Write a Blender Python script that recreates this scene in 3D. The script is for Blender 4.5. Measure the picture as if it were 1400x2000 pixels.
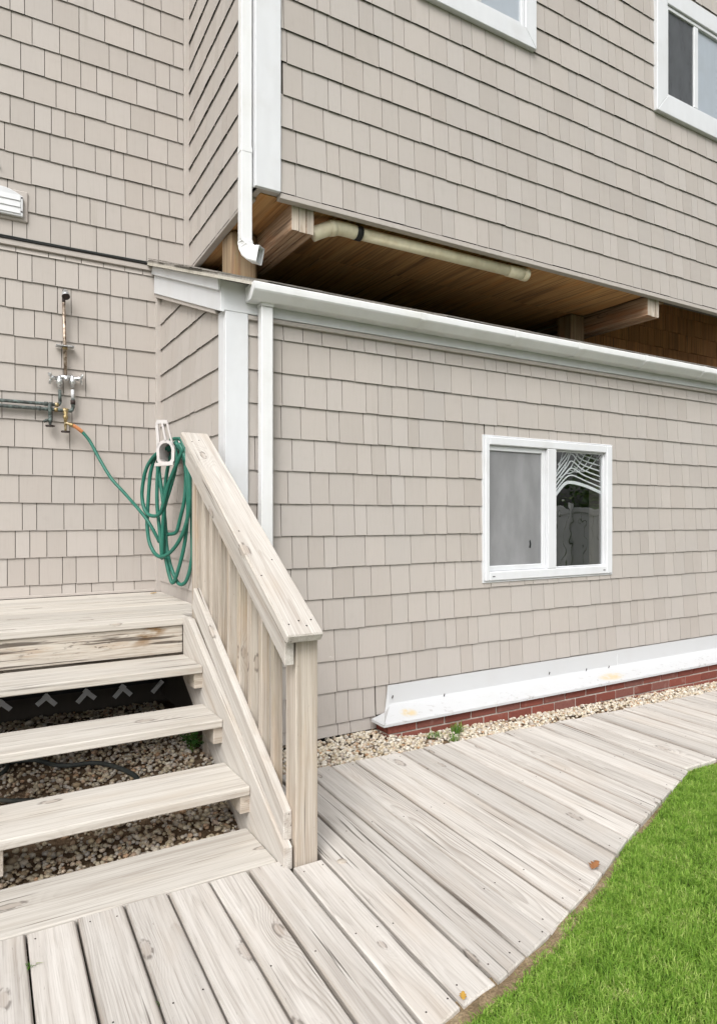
import bpy, bmesh, math, random
import numpy as np
from mathutils import Vector, Matrix

for o in list(bpy.data.objects):
    bpy.data.objects.remove(o, do_unlink=True)
SC = bpy.context.scene
COL = SC.collection
rnd = random.Random(7)

# ------------------------------------------------------------------ camera
# world: X runs along the house front to the right, Y into the house, Z up; boardwalk top is z = 0
EYE = Vector((0.0, 0.0, 1.27))
F_PX, HORIZON = 1303.25, 1008.9
YAW = math.radians(30.62)
cam = bpy.data.cameras.new('camera')
cam.sensor_fit = 'VERTICAL'
cam.sensor_height = 36.0
cam.lens = F_PX / 2000 * 36
cam.shift_y = (HORIZON - 1000) / 2000
cam.clip_start = 0.05
cam.clip_end = 600
camo = bpy.data.objects.new('camera', cam)
camo.location = EYE
camo.rotation_euler = (math.radians(90), 0, -YAW)
COL.objects.link(camo)
SC.camera = camo

# ------------------------------------------------------------------ light: bright overcast day
SUN_EL, SUN_AZ = math.radians(46), math.radians(222)      # azimuth clockwise from +Y
world = bpy.data.worlds.new('World')
SC.world = world
world.use_nodes = True
wn = world.node_tree
wn.nodes.clear()
sky = wn.nodes.new('ShaderNodeTexSky')
sky.sky_type = 'NISHITA'
sky.sun_disc = False
sky.sun_elevation = SUN_EL
sky.sun_rotation = SUN_AZ
sky.air_density = 1.0
sky.dust_density = 6.0
sky.ozone_density = 1.0
hs = wn.nodes.new('ShaderNodeHueSaturation')              # cloud cover takes the blue out of the sky
hs.inputs['Saturation'].default_value = 0.22
bgn = wn.nodes.new('ShaderNodeBackground')
bgn.inputs['Strength'].default_value = 0.14
wo = wn.nodes.new('ShaderNodeOutputWorld')
wn.links.new(sky.outputs[0], hs.inputs['Color'])
wn.links.new(hs.outputs[0], bgn.inputs['Color'])
wn.links.new(bgn.outputs[0], wo.inputs['Surface'])
sun = bpy.data.lights.new('sun', 'SUN')
sun.energy = 0.8
sun.angle = math.radians(24)
sun.color = (1.0, 0.98, 0.955)
suno = bpy.data.objects.new('sun', sun)
sd = Vector((math.sin(SUN_AZ) * math.cos(SUN_EL), math.cos(SUN_AZ) * math.cos(SUN_EL), math.sin(SUN_EL)))
suno.rotation_euler = (-sd).to_track_quat('-Z', 'Y').to_euler()
suno.location = (0, -3, 12)
COL.objects.link(suno)
vs = SC.view_settings
vs.view_transform = 'Standard'
vs.look = 'None'
vs.gamma = 1.0
vs.use_curve_mapping = False
vs.exposure = 0.62
SC.cycles.max_bounces = 8
SC.cycles.diffuse_bounces = 4
SC.cycles.transparent_max_bounces = 8


# ------------------------------------------------------------------ node helpers
class NT:
    def __init__(self, name):
        self.m = bpy.data.materials.new(name)
        self.m.use_nodes = True
        self.t = self.m.node_tree
        self.t.nodes.clear()
        self.out = self.t.nodes.new('ShaderNodeOutputMaterial')

    def n(self, typ, **kw):
        nd = self.t.nodes.new(typ)
        for k, v in kw.items():
            setattr(nd, k, v)
        return nd

    def put(self, sock, v):
        if isinstance(v, bpy.types.NodeSocket):
            self.t.links.new(v, sock)
        elif isinstance(v, (tuple, list)) and sock.type == 'RGBA' and len(v) == 3:
            sock.default_value = (*v, 1)
        else:
            sock.default_value = v

    def math(self, op, a, b=None, c=None, clamp=False):
        nd = self.n('ShaderNodeMath', operation=op, use_clamp=clamp)
        self.put(nd.inputs[0], a)
        if b is not None:
            self.put(nd.inputs[1], b)
        if c is not None:
            self.put(nd.inputs[2], c)
        return nd.outputs[0]

    def vmul(self, v, s):
        nd = self.n('ShaderNodeVectorMath', operation='MULTIPLY')
        self.put(nd.inputs[0], v)
        self.put(nd.inputs[1], s)
        return nd.outputs[0]

    def vadd(self, v, s):
        nd = self.n('ShaderNodeVectorMath', operation='ADD')
        self.put(nd.inputs[0], v)
        self.put(nd.inputs[1], s)
        return nd.outputs[0]

    def comb(self, x, y, z):
        nd = self.n('ShaderNodeCombineXYZ')
        for i, v in enumerate((x, y, z)):
            self.put(nd.inputs[i], v)
        return nd.outputs[0]

    def sep(self, v):
        nd = self.n('ShaderNodeSeparateXYZ')
        self.put(nd.inputs[0], v)
        return nd.outputs

    def noise(self, v, scale=1.0, detail=3.0, rough=0.55, dist=0.0):
        nd = self.n('ShaderNodeTexNoise')
        self.put(nd.inputs['Vector'], v)
        nd.inputs['Scale'].default_value = scale
        nd.inputs['Detail'].default_value = detail
        nd.inputs['Roughness'].default_value = rough
        nd.inputs['Distortion'].default_value = dist
        return nd.outputs['Fac']

    def voro(self, v, scale=1.0, feature='F1', dim='3D'):
        nd = self.n('ShaderNodeTexVoronoi', feature=feature, voronoi_dimensions=dim)
        self.put(nd.inputs['Vector'], v)
        nd.inputs['Scale'].default_value = scale
        return nd.outputs

    def ss(self, v, a, b):
        nd = self.n('ShaderNodeMapRange', interpolation_type='SMOOTHSTEP')
        self.put(nd.inputs['Value'], v)
        nd.inputs['From Min'].default_value = a
        nd.inputs['From Max'].default_value = b
        return nd.outputs[0]

    def lin(self, v, a, b, c, d):
        nd = self.n('ShaderNodeMapRange')
        self.put(nd.inputs['Value'], v)
        for k, x in zip(('From Min', 'From Max', 'To Min', 'To Max'), (a, b, c, d)):
            nd.inputs[k].default_value = x
        return nd.outputs[0]

    def mix(self, f, a, b, mode='MIX'):
        nd = self.n('ShaderNodeMix', data_type='RGBA', blend_type=mode)
        self.put(nd.inputs[0], f)
        self.put(nd.inputs[6], a)
        self.put(nd.inputs[7], b)
        return nd.outputs[2]

    def ramp(self, f, stops):
        nd = self.n('ShaderNodeValToRGB')
        cr = nd.color_ramp
        while len(cr.elements) < len(stops):
            cr.elements.new(0.5)
        for e, (p, c) in zip(cr.elements, stops):
            e.position = p
            e.color = (*c, 1)
        self.put(nd.inputs[0], f)
        return nd.outputs[0]

    def scale_col(self, c, f):
        nd = self.n('ShaderNodeVectorMath', operation='SCALE')
        self.put(nd.inputs[0], c)
        self.put(nd.inputs['Scale'], f)
        return nd.outputs[0]

    def bump(self, h, strength=0.3, dist=0.002):
        nd = self.n('ShaderNodeBump')
        nd.inputs['Strength'].default_value = strength
        nd.inputs['Distance'].default_value = dist
        self.put(nd.inputs['Height'], h)
        return nd.outputs[0]

    def obj(self):
        return self.n('ShaderNodeTexCoord').outputs['Object']

    def pos(self):
        return self.n('ShaderNodeNewGeometry').outputs['Position']

    def island(self):
        g = self.n('ShaderNodeNewGeometry').outputs['Random Per Island']
        r = self.n('ShaderNodeObjectInfo').outputs['Random']
        return self.math('FRACT', self.math('ADD', g, self.math('MULTIPLY', r, 7.31)))

    def bsdf(self, col, rough=0.6, normal=None, metal=0.0, spec=0.5, **kw):
        b = self.n('ShaderNodeBsdfPrincipled')
        self.put(b.inputs['Base Color'], col)
        self.put(b.inputs['Roughness'], rough)
        self.put(b.inputs['Metallic'], metal)
        self.put(b.inputs['Specular IOR Level'], spec)
        if normal is not None:
            self.put(b.inputs['Normal'], normal)
        for k, v in kw.items():
            self.put(b.inputs[k], v)
        self.t.links.new(b.outputs[0], self.out.inputs[0])
        return self.m


def m_wood(name, light, mid, dark, warm, warm_amt=0.35, ring_amt=0.8, ring=0.0065, stain=0.3, knot=True, green=0.0, edge=0.0, streak=0.3):
    """Bleached softwood board: the grain runs along the board's own X axis."""
    w = NT(name)
    o = w.obj()
    r = w.n('ShaderNodeObjectInfo').outputs['Random']
    r2 = w.math('FRACT', w.math('MULTIPLY', r, 17.37))
    r3 = w.math('FRACT', w.math('MULTIPLY', r, 91.7))
    P = w.vadd(o, w.comb(w.math('MULTIPLY', r, 53.0), w.math('MULTIPLY', r2, 9.0), w.math('MULTIPLY', r3, 5.0)))
    x, y, z = w.sep(o)
    yy = w.math('ADD', y, w.math('MULTIPLY', w.math('SUBTRACT', r2, 0.5), 0.11))
    zz = w.math('ADD', z, w.math('ADD', 0.022, w.math('MULTIPLY', r3, 0.06)))
    rad = w.math('SQRT', w.math('ADD', w.math('MULTIPLY', yy, yy), w.math('MULTIPLY', zz, zz)))
    wob = w.noise(w.vmul(P, (1.1, 3.0, 3.0)), 1.0, 2.0)
    rad = w.math('ADD', rad, w.math('MULTIPLY', w.math('SUBTRACT', wob, 0.5), 0.075))
    kmask = None
    if knot:
        px_, py_, pz_ = w.sep(P)
        v = w.voro(w.comb(w.math('MULTIPLY', px_, 2.3), w.math('MULTIPLY', w.math('ADD', py_, pz_), 6.0), 0.0), 1.0, dim='2D')
        csel = w.sep(v['Color'])[0]
        has = w.math('GREATER_THAN', csel, 0.70)
        d = w.math('DIVIDE', v['Distance'], w.lin(w.sep(v['Color'])[1], 0, 1, 0.55, 1.5))
        kin = w.math('MULTIPLY', has, w.math('SUBTRACT', 1.0, w.ss(d, 0.04, 0.085)))
        ksw = w.math('MULTIPLY', has, w.math('SUBTRACT', 1.0, w.ss(d, 0.0, 0.33)))
        krim = w.math('MULTIPLY', has, w.math('MULTIPLY', w.math('MULTIPLY', w.ss(d, 0.045, 0.072), w.math('SUBTRACT', 1.0, w.ss(d, 0.078, 0.105))), w.ss(w.noise(w.vmul(P, (30, 60, 60)), 1.0, 2.0), 0.38, 0.6)))
        rad = w.math('ADD', rad, w.math('MULTIPLY', ksw, 0.028))
        kmask = (kin, krim)
    ph = w.math('FRACT', w.math('DIVIDE', rad, ring))
    late = w.math('MULTIPLY', w.ss(ph, 0.35, 0.88), w.math('SUBTRACT', 1.0, w.ss(ph, 0.9, 1.0)))
    rmask = w.ss(w.noise(w.vmul(P, (0.7, 7.0, 7.0)), 1.0, 2.0), 0.36, 0.72)
    rstr = w.math('MULTIPLY', w.math('MULTIPLY', late, rmask), w.math('MULTIPLY', w.lin(r, 0, 1, 0.45, 1.0), ring_amt))
    fib = w.noise(w.vmul(P, (4.0, 210.0, 210.0)), 1.0, 4.0, 0.7)
    fib2 = w.noise(w.vmul(P, (1.2, 45.0, 45.0)), 1.0, 3.0, 0.6)
    blot = w.noise(w.vmul(P, (2.2, 9.0, 9.0)), 1.0, 4.0, 0.6)
    big = w.noise(w.vmul(P, (0.9, 3.0, 3.0)), 1.3, 2.0)
    crack = w.math('MULTIPLY', w.ss(w.noise(w.vmul(P, (1.6, 75.0, 75.0)), 1.0, 2.0, 0.4), 0.645, 0.70), w.ss(big, 0.42, 0.62))
    speck = w.ss(w.noise(w.vmul(P, (40.0, 130.0, 130.0)), 1.0, 2.0), 0.68, 0.78)
    strk = w.noise(w.vmul(P, (0.55, 19.0, 19.0)), 1.0, 3.0, 0.6)
    c = w.mix(w.ss(fib2, 0.32, 0.72), light, mid)
    c = w.mix(w.math('MULTIPLY', w.ss(strk, 0.52, 0.72), streak), c, dark)
    c = w.mix(w.math('MULTIPLY', w.ss(fib, 0.45, 0.76), 0.5), c, dark)
    c = w.mix(w.math('MULTIPLY', rstr, 0.62), c, dark)
    c = w.mix(w.math('MULTIPLY', w.ss(blot, 0.48, 0.8), warm_amt), c, warm)
    c = w.mix(w.math('MULTIPLY', w.ss(big, 0.55, 0.8), stain), c, dark)
    if green:
        c = w.mix(w.math('MULTIPLY', w.ss(w.noise(w.vmul(P, (1.0, 4.0, 4.0)), 2.3, 3.0), 0.52, 0.75), green), c, (0.22, 0.24, 0.12))
    if edge:      # patchy darker band along the board edges, so the joints stand out
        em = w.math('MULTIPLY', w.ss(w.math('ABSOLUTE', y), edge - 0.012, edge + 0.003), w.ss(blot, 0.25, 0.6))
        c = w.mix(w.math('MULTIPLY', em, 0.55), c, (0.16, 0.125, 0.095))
    c = w.mix(w.math('MULTIPLY', crack, 0.85), c, (0.07, 0.055, 0.045))
    c = w.mix(w.math('MULTIPLY', speck, 0.35), c, dark)
    if kmask:
        c = w.mix(w.math('MULTIPLY', kmask[0], 0.3), c, (0.24, 0.17, 0.12))
        c = w.mix(w.math('MULTIPLY', kmask[1], 0.62), c, (0.06, 0.042, 0.032))
    c = w.scale_col(c, w.lin(r2, 0, 1, 0.86, 1.08))
    h = w.math('SUBTRACT', w.math('MULTIPLY', fib, 0.5), w.math('ADD', w.math('MULTIPLY', rstr, 0.6), w.math('MULTIPLY', crack, 1.2)))
    return w.bsdf(c, w.lin(fib, 0, 1, 0.7, 0.95), w.bump(h, 0.45, 0.0016), spec=0.25)


def m_riser():
    w = NT('cracked_riser_wood')
    o = w.obj()
    p = w.pos()
    x, y, z = w.sep(p)
    fib = w.noise(w.vmul(o, (4.0, 150.0, 150.0)), 1.0, 4.0, 0.7)
    blot = w.noise(w.vmul(o, (5.0, 22.0, 22.0)), 1.0, 5.0, 0.65)
    crack = w.ss(w.noise(w.vadd(w.vmul(o, (2.2, 60.0, 60.0)), (3.3, 1.7, 0.4)), 1.0, 3.0, 0.5), 0.59, 0.66)
    mould = w.math('MULTIPLY', w.ss(w.noise(w.vmul(o, (22.0, 70.0, 70.0)), 1.0, 3.0, 0.6), 0.56, 0.68), w.ss(w.noise(w.vmul(o, (3.0, 9.0, 9.0)), 1.0, 2.0), 0.48, 0.62))
    c = w.mix(w.ss(fib, 0.35, 0.7), (0.55, 0.51, 0.45), (0.36, 0.31, 0.255))
    c = w.mix(w.math('MULTIPLY', w.ss(blot, 0.5, 0.72), 0.45), c, (0.42, 0.3, 0.2))
    d = w.math('ADD', w.math('POWER', w.math('ABSOLUTE', w.math('DIVIDE', w.math('SUBTRACT', w.math('ADD', x, w.math('MULTIPLY', z, -0.9)), 0.235), 0.085)), 2.0),
               w.math('POWER', w.math('ABSOLUTE', w.math('DIVIDE', w.math('SUBTRACT', z, 0.69), 0.11)), 2.0))
    st = w.math('MULTIPLY', w.math('SUBTRACT', 1.0, w.ss(d, 0.0, 1.1)), w.ss(w.noise(w.vmul(o, (14.0, 40.0, 40.0)), 1.0, 3.0), 0.3, 0.6))
    c = w.mix(w.math('MULTIPLY', st, 0.9), c, (0.2, 0.11, 0.035))
    c = w.mix(w.math('MULTIPLY', mould, 0.75), c, (0.075, 0.06, 0.048))
    c = w.mix(w.math('MULTIPLY', crack, 0.8), c, (0.05, 0.038, 0.03))
    return w.bsdf(c, 0.85, w.bump(w.math('SUBTRACT', fib, crack), 0.5, 0.002), spec=0.2)


def m_siding():
    w = NT('painted_beige_siding')
    p = w.pos()
    isl = w.island()
    isl2 = w.math('FRACT', w.math('MULTIPLY', isl, 13.7))
    g = w.noise(w.vadd(w.vmul(p, (110, 110, 5)), w.comb(w.math('MULTIPLY', isl, 90), 0, 0)), 1.0, 4.0, 0.6)
    big = w.noise(p, 0.9, 3.0)
    sm = w.noise(p, 14.0, 3.0)
    c = w.mix(isl, (0.375, 0.342, 0.313), (0.428, 0.392, 0.361))
    c = w.mix(w.math('MULTIPLY', isl2, 0.35), c, (0.43, 0.412, 0.395))
    c = w.mix(w.math('MULTIPLY', w.ss(big, 0.42, 0.72), 0.35), c, (0.445, 0.405, 0.368))
    c = w.mix(w.math('MULTIPLY', w.ss(sm, 0.55, 0.85), 0.16), c, (0.3, 0.28, 0.245))
    c = w.mix(w.math('MULTIPLY', w.ss(g, 0.48, 0.8), 0.2), c, (0.3, 0.27, 0.23))
    run = w.math('MULTIPLY', w.ss(w.noise(w.vmul(p, (16, 16, 0.7)), 1.0, 4.0, 0.6), 0.55, 0.75), w.ss(w.noise(p, 1.6, 2.0), 0.4, 0.65))
    c = w.mix(w.math('MULTIPLY', run, 0.22), c, (0.27, 0.245, 0.2))
    scuff = w.math('MULTIPLY', w.ss(w.noise(w.vmul(p, (9, 9, 26)), 1.0, 3.0, 0.7), 0.70, 0.78), w.ss(w.noise(p, 0.8, 1.0), 0.5, 0.65))
    c = w.mix(w.math('MULTIPLY', scuff, 0.4), c, (0.66, 0.65, 0.63))
    return w.bsdf(c, 0.62, w.bump(g, 0.22, 0.0012), spec=0.3)


def m_plain(name, col, rough=0.55, var=0.08, dirt=(0.25, 0.22, 0.17), dirt_amt=0.12, scale=6.0, metal=0.0, bump=0.1, spec=0.4):
    w = NT(name)
    p = w.pos()
    n1 = w.noise(p, scale, 4.0)
    n2 = w.noise(w.vmul(p, (1, 1, 0.25)), scale * 4, 4.0)
    c = w.mix(w.math('MULTIPLY', w.ss(n1, 0.45, 0.8), dirt_amt), col, dirt)
    c = w.scale_col(c, w.lin(n2, 0.3, 0.7, 1 - var, 1 + var))
    return w.bsdf(c, w.lin(n2, 0, 1, rough - 0.08, rough + 0.1), w.bump(n2, bump, 0.001), metal=metal, spec=spec)


def m_metal(name, cols, rough=0.35, scale=60.0, metal=0.85):
    w = NT(name)
    p = w.pos()
    n = w.noise(p, scale, 4.0)
    c = w.ramp(n, [(0.3 + 0.4 * i / (len(cols) - 1), k) for i, k in enumerate(cols)])
    return w.bsdf(c, w.lin(n, 0.3, 0.7, rough, rough + 0.25), w.bump(n, 0.2, 0.0008), metal=metal)


def m_flash():
    w = NT('white_painted_metal_flashing')
    p = w.pos()
    n1 = w.noise(p, 5.0, 4.0)
    x, y, z = w.sep(p)
    low = w.math('SUBTRACT', 1.0, w.ss(y, 3.33, 3.42))
    chip = w.math('MULTIPLY', w.ss(w.noise(w.vmul(p, (0.6, 1.0, 1)), 42.0, 3.0, 0.55), 0.60, 0.65), w.math('MULTIPLY', low, w.ss(w.noise(p, 2.7, 2.0), 0.36, 0.56)))
    c = w.mix(w.math('MULTIPLY', w.ss(n1, 0.45, 0.75), 0.10), (0.52, 0.53, 0.54), (0.4, 0.38, 0.35))
    c = w.mix(w.math('MULTIPLY', chip, 0.75), c, (0.36, 0.35, 0.34))

    def stain(cx, cy, rx, ry):
        d = w.math('ADD', w.math('POWER', w.math('ABSOLUTE', w.math('DIVIDE', w.math('SUBTRACT', x, cx), rx)), 2.0),
                   w.math('POWER', w.math('ABSOLUTE', w.math('DIVIDE', w.math('SUBTRACT', y, cy), ry)), 2.0))
        return w.math('MULTIPLY', w.math('SUBTRACT', 1.0, w.ss(d, 0.1, 1.0)), w.ss(w.noise(p, 22.0, 3.0), 0.3, 0.6))
    s = w.math('MAXIMUM', stain(2.33, 3.34, 0.07, 0.05), stain(4.17, 3.33, 0.16, 0.05))
    c = w.mix(w.math('MULTIPLY', s, 0.65), c, (0.55, 0.4, 0.15))
    return w.bsdf(c, 0.4, w.bump(n1, 0.12, 0.004), spec=0.4)


def m_brick():
    w = NT('red_brick')
    i = w.island()
    p = w.pos()
    n = w.noise(p, 45.0, 4.0)
    c = w.ramp(i, [(0.0, (0.155, 0.05, 0.038)), (0.5, (0.215, 0.068, 0.05)), (1.0, (0.185, 0.08, 0.066))])
    c = w.mix(w.math('MULTIPLY', w.ss(n, 0.5, 0.75), 0.5), c, (0.13, 0.04, 0.035))
    c = w.mix(w.math('MULTIPLY', w.ss(w.noise(p, 12.0, 3.0), 0.58, 0.8), 0.35), c, (0.4, 0.3, 0.26))
    return w.bsdf(c, 0.85, w.bump(n, 0.5, 0.002), spec=0.2)


def m_stones(name, stops):
    w = NT(name)
    i = w.island()
    p = w.pos()
    n = w.noise(p, 130.0, 3.0)
    c = w.ramp(i, stops)
    c = w.mix(w.math('MULTIPLY', w.ss(n, 0.45, 0.75), 0.35), c, (0.3, 0.22, 0.13))
    return w.bsdf(c, 0.6, w.bump(n, 0.25, 0.001), spec=0.35)


def m_soil(name, a, b, c3):
    w = NT(name)
    p = w.pos()
    n = w.noise(p, 9.0, 6.0, 0.65)
    n2 = w.noise(p, 160.0, 3.0)
    c = w.ramp(n, [(0.3, a), (0.55, b), (0.75, c3)])
    c = w.scale_col(c, w.lin(n2, 0.3, 0.7, 0.6, 1.3))
    return w.bsdf(c, 0.95, w.bump(n2, 0.9, 0.004), spec=0.1)


def m_leaf(name, stops, trans=0.35, patchy=False):
    w = NT(name)
    i = w.island()
    if patchy:
        p = w.pos()
        pn_ = w.math('ADD', w.math('MULTIPLY', w.noise(p, 9.0, 4.0, 0.65), 0.7), w.math('MULTIPLY', w.noise(p, 45.0, 2.0), 0.3))
        i = w.math('ADD', w.math('MULTIPLY', i, 0.62), w.lin(pn_, 0.3, 0.7, -0.08, 0.42), clamp=True)
    c = w.ramp(i, stops)
    b = w.n('ShaderNodeBsdfPrincipled')
    w.put(b.inputs['Base Color'], c)
    b.inputs['Roughness'].default_value = 0.55
    b.inputs['Specular IOR Level'].default_value = 0.3
    t = w.n('ShaderNodeBsdfTranslucent')
    w.put(t.inputs['Color'], c)
    mx = w.n('ShaderNodeMixShader')
    mx.inputs[0].default_value = trans
    w.t.links.new(b.outputs[0], mx.inputs[1])
    w.t.links.new(t.outputs[0], mx.inputs[2])
    w.t.links.new(mx.outputs[0], w.out.inputs[0])
    return w.m


def m_glass(name, ior, tint=(0.75, 0.78, 0.78)):
    w = NT(name)
    fr = w.n('ShaderNodeFresnel')
    fr.inputs['IOR'].default_value = ior
    p = w.pos()
    nb = w.bump(w.noise(p, 3.5, 2.0), 0.06, 0.03)
    tr = w.n('ShaderNodeBsdfTransparent')
    tr.inputs['Color'].default_value = (*tint, 1)
    gl = w.n('ShaderNodeBsdfGlossy')
    gl.inputs['Roughness'].default_value = 0.01
    w.t.links.new(nb, gl.inputs['Normal'])
    mx = w.n('ShaderNodeMixShader')
    bf = w.n('ShaderNodeNewGeometry').outputs['Backfacing']
    inv = w.math('SUBTRACT', 1.0, bf)
    fac = w.math('ADD', w.math('MULTIPLY', fr.outputs[0], inv), w.math('MULTIPLY', bf, 0.12))
    w.t.links.new(fac, mx.inputs[0])
    w.t.links.new(tr.outputs[0], mx.inputs[1])
    w.t.links.new(gl.outputs[0], mx.inputs[2])
    w.t.links.new(mx.outputs[0], w.out.inputs[0])
    return w.m


def m_screen(name, col, opac):
    w = NT(name)
    p = w.pos()
    n = w.noise(w.vmul(p, (7, 7, 3)), 1.0, 3.0, 0.5)
    x, y, z = w.sep(p)
    weave = w.math('ADD', w.math('SINE', w.math('MULTIPLY', x, 2600)), w.math('SINE', w.math('MULTIPLY', z, 2600)))
    df = w.n('ShaderNodeBsdfDiffuse')
    w.put(df.inputs['Color'], w.scale_col(w.mix(w.ss(n, 0.35, 0.7), col, tuple(k * 1.12 for k in col)), w.lin(weave, -2, 2, 0.85, 1.15)))
    tr = w.n('ShaderNodeBsdfTransparent')
    mx = w.n('ShaderNodeMixShader')
    w.put(mx.inputs[0], w.lin(n, 0.3, 0.7, opac - 0.1, opac + 0.08))
    w.t.links.new(tr.outputs[0], mx.inputs[1])
    w.t.links.new(df.outputs[0], mx.inputs[2])
    w.t.links.new(mx.outputs[0], w.out.inputs[0])
    return w.m


M = {}
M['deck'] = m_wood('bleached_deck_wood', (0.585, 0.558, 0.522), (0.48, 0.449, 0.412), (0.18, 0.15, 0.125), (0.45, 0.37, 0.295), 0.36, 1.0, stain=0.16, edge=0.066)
M['tread'] = m_wood('bleached_tread_wood', (0.57, 0.545, 0.50), (0.47, 0.44, 0.395), (0.22, 0.18, 0.145), (0.48, 0.385, 0.28), 0.25, 0.55, stain=0.12)
M['rail'] = m_wood('bleached_rail_wood', (0.57, 0.545, 0.505), (0.455, 0.42, 0.38), (0.22, 0.175, 0.14), (0.48, 0.37, 0.26), 0.3, 0.55, stain=0.1)
M['post'] = m_wood('weathered_post_wood', (0.50, 0.45, 0.39), (0.37, 0.32, 0.265), (0.15, 0.11, 0.082), (0.4, 0.28, 0.165), 0.55, 0.8, ring=0.011, stain=0.15, green=0.18)
M['riser'] = m_riser()
M['beam'] = m_wood('old_beam_wood', (0.52, 0.37, 0.26), (0.32, 0.185, 0.11), (0.05, 0.026, 0.018), (0.42, 0.17, 0.065), 0.75, 1.0, ring=0.014, stain=0.6, streak=0.75)
M['beam_end'] = m_wood('bleached_beam_end', (0.62, 0.57, 0.5), (0.5, 0.43, 0.35), (0.16, 0.11, 0.08), (0.45, 0.3, 0.18), 0.5, 0.8, stain=0.3)
M['ply'] = m_wood('plywood_soffit', (0.64, 0.38, 0.17), (0.46, 0.24, 0.1), (0.1, 0.042, 0.02), (0.6, 0.27, 0.085), 0.7, 1.0, ring=0.03, stain=0.6, knot=False, streak=0.5)
M['piling'] = m_wood('stained_piling_wood', (0.33, 0.25, 0.16), (0.22, 0.14, 0.085), (0.06, 0.04, 0.028), (0.34, 0.14, 0.05), 0.8, 0.8, ring=0.012, stain=0.6, green=0.5)
M['cedar'] = m_wood('raw_cedar', (0.6, 0.29, 0.12), (0.42, 0.19, 0.08), (0.14, 0.065, 0.035), (0.62, 0.3, 0.12), 0.5, 0.4, stain=0.5, knot=False)
M['siding'] = m_siding()
M['trim'] = m_plain('beige_trim', (0.425, 0.39, 0.36), 0.6, 0.05)
M['white'] = m_plain('white_vinyl', (0.62, 0.635, 0.655), 0.4, 0.03, (0.4, 0.38, 0.34), 0.24, 3.5, bump=0.05)
M['gutter'] = m_plain('white_gutter_metal', (0.7, 0.71, 0.715), 0.35, 0.03, (0.45, 0.43, 0.33), 0.2, 4.0, bump=0.05)
M['flash'] = m_flash()
M['brick'] = m_brick()
M['mortar'] = m_plain('grey_mortar', (0.44, 0.4, 0.36), 0.9, 0.15, (0.2, 0.15, 0.12), 0.3, 20.0, bump=0.5)
M['roof'] = m_plain('asphalt_shingle', (0.3, 0.28, 0.255), 0.95, 0.25, (0.09, 0.075, 0.06), 0.6, 30.0, bump=0.8, spec=0.1)
M['drip'] = m_plain('drip_edge_metal', (0.5, 0.47, 0.41), 0.6, 0.12, (0.2, 0.16, 0.12), 0.45, 25.0)
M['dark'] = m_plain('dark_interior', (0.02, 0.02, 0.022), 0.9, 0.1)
M['sheath'] = m_plain('wall_sheathing', (0.09, 0.08, 0.068), 0.95, 0.1)
M['room'] = m_plain('grey_room_wall', (0.1, 0.1, 0.105), 0.9, 0.1)
M['curtain'] = m_plain('grey_curtain', (0.42, 0.42, 0.43), 0.9, 0.06)
M['fence'] = m_plain('white_fence_vinyl', (0.85, 0.86, 0.87), 0.4, 0.03)
M['sky_panel'] = m_plain('pale_sky_panel', (0.40, 0.44, 0.48), 0.8, 0.03)
M['refl_lines'] = m_plain('pale_reflection', (0.85, 0.86, 0.88), 0.8, 0.05)
M['glass'] = m_glass('window_glass', 3.0, (0.85, 0.88, 0.88))
M['glass_sky'] = m_glass('upper_window_glass', 2.0, (0.96, 0.97, 0.98))
M['screen'] = m_screen('fibreglass_insect_screen', (0.235, 0.238, 0.244), 0.88)
M['screen_dark'] = m_screen('dark_insect_screen', (0.10, 0.106, 0.114), 0.8)
M['pvc'] = m_plain('aged_pvc', (0.82, 0.76, 0.58), 0.5, 0.06, (0.5, 0.36, 0.18), 0.4, 9.0)
M['black'] = m_plain('black_rubber', (0.012, 0.013, 0.014), 0.5, 0.1, (0.05, 0.05, 0.045), 0.3)
M['hose'] = m_plain('green_hose', (0.016, 0.125, 0.088), 0.42, 0.12, (0.06, 0.18, 0.145), 0.45, 18.0)
M['hose_dark'] = m_plain('faded_black_hose', (0.05, 0.058, 0.055), 0.6, 0.15, (0.12, 0.11, 0.09), 0.4, 14.0)
M['orange'] = m_plain('orange_sleeve', (0.5, 0.2, 0.075), 0.55, 0.1, (0.35, 0.12, 0.05), 0.4, 60.0)
M['hanger'] = m_plain('white_plastic_hanger', (0.52, 0.5, 0.49), 0.5, 0.05, (0.4, 0.33, 0.28), 0.35, 16.0)
M['chrome'] = m_metal('dull_chrome', [(0.3, 0.31, 0.32), (0.62, 0.64, 0.65), (0.75, 0.76, 0.76)], 0.22)
M['copper'] = m_metal('aged_copper', [(0.07, 0.045, 0.035), (0.34, 0.27, 0.21), (0.55, 0.49, 0.42)], 0.3, 45.0, 0.8)
M['patina'] = m_metal('green_patina_copper', [(0.035, 0.037, 0.035), (0.085, 0.1, 0.095), (0.17, 0.225, 0.21)], 0.6, 40.0, 0.25)
M['brass'] = m_metal('dirty_brass', [(0.13, 0.1, 0.05), (0.36, 0.27, 0.12), (0.48, 0.43, 0.33)], 0.4, 80.0, 0.7)
M['iron'] = m_plain('black_iron', (0.02, 0.014, 0.012), 0.6, 0.2, (0.1, 0.03, 0.02), 0.4, 90.0)
M['stone_pale'] = m_stones('pale_gravel', [(0.0, (0.5, 0.44, 0.33)), (0.3, (0.6, 0.56, 0.48)), (0.5, (0.4, 0.32, 0.21)), (0.68, (0.66, 0.63, 0.57)), (0.8, (0.33, 0.29, 0.25)), (0.9, (0.36, 0.22, 0.12)), (1.0, (0.52, 0.46, 0.39))])
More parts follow.
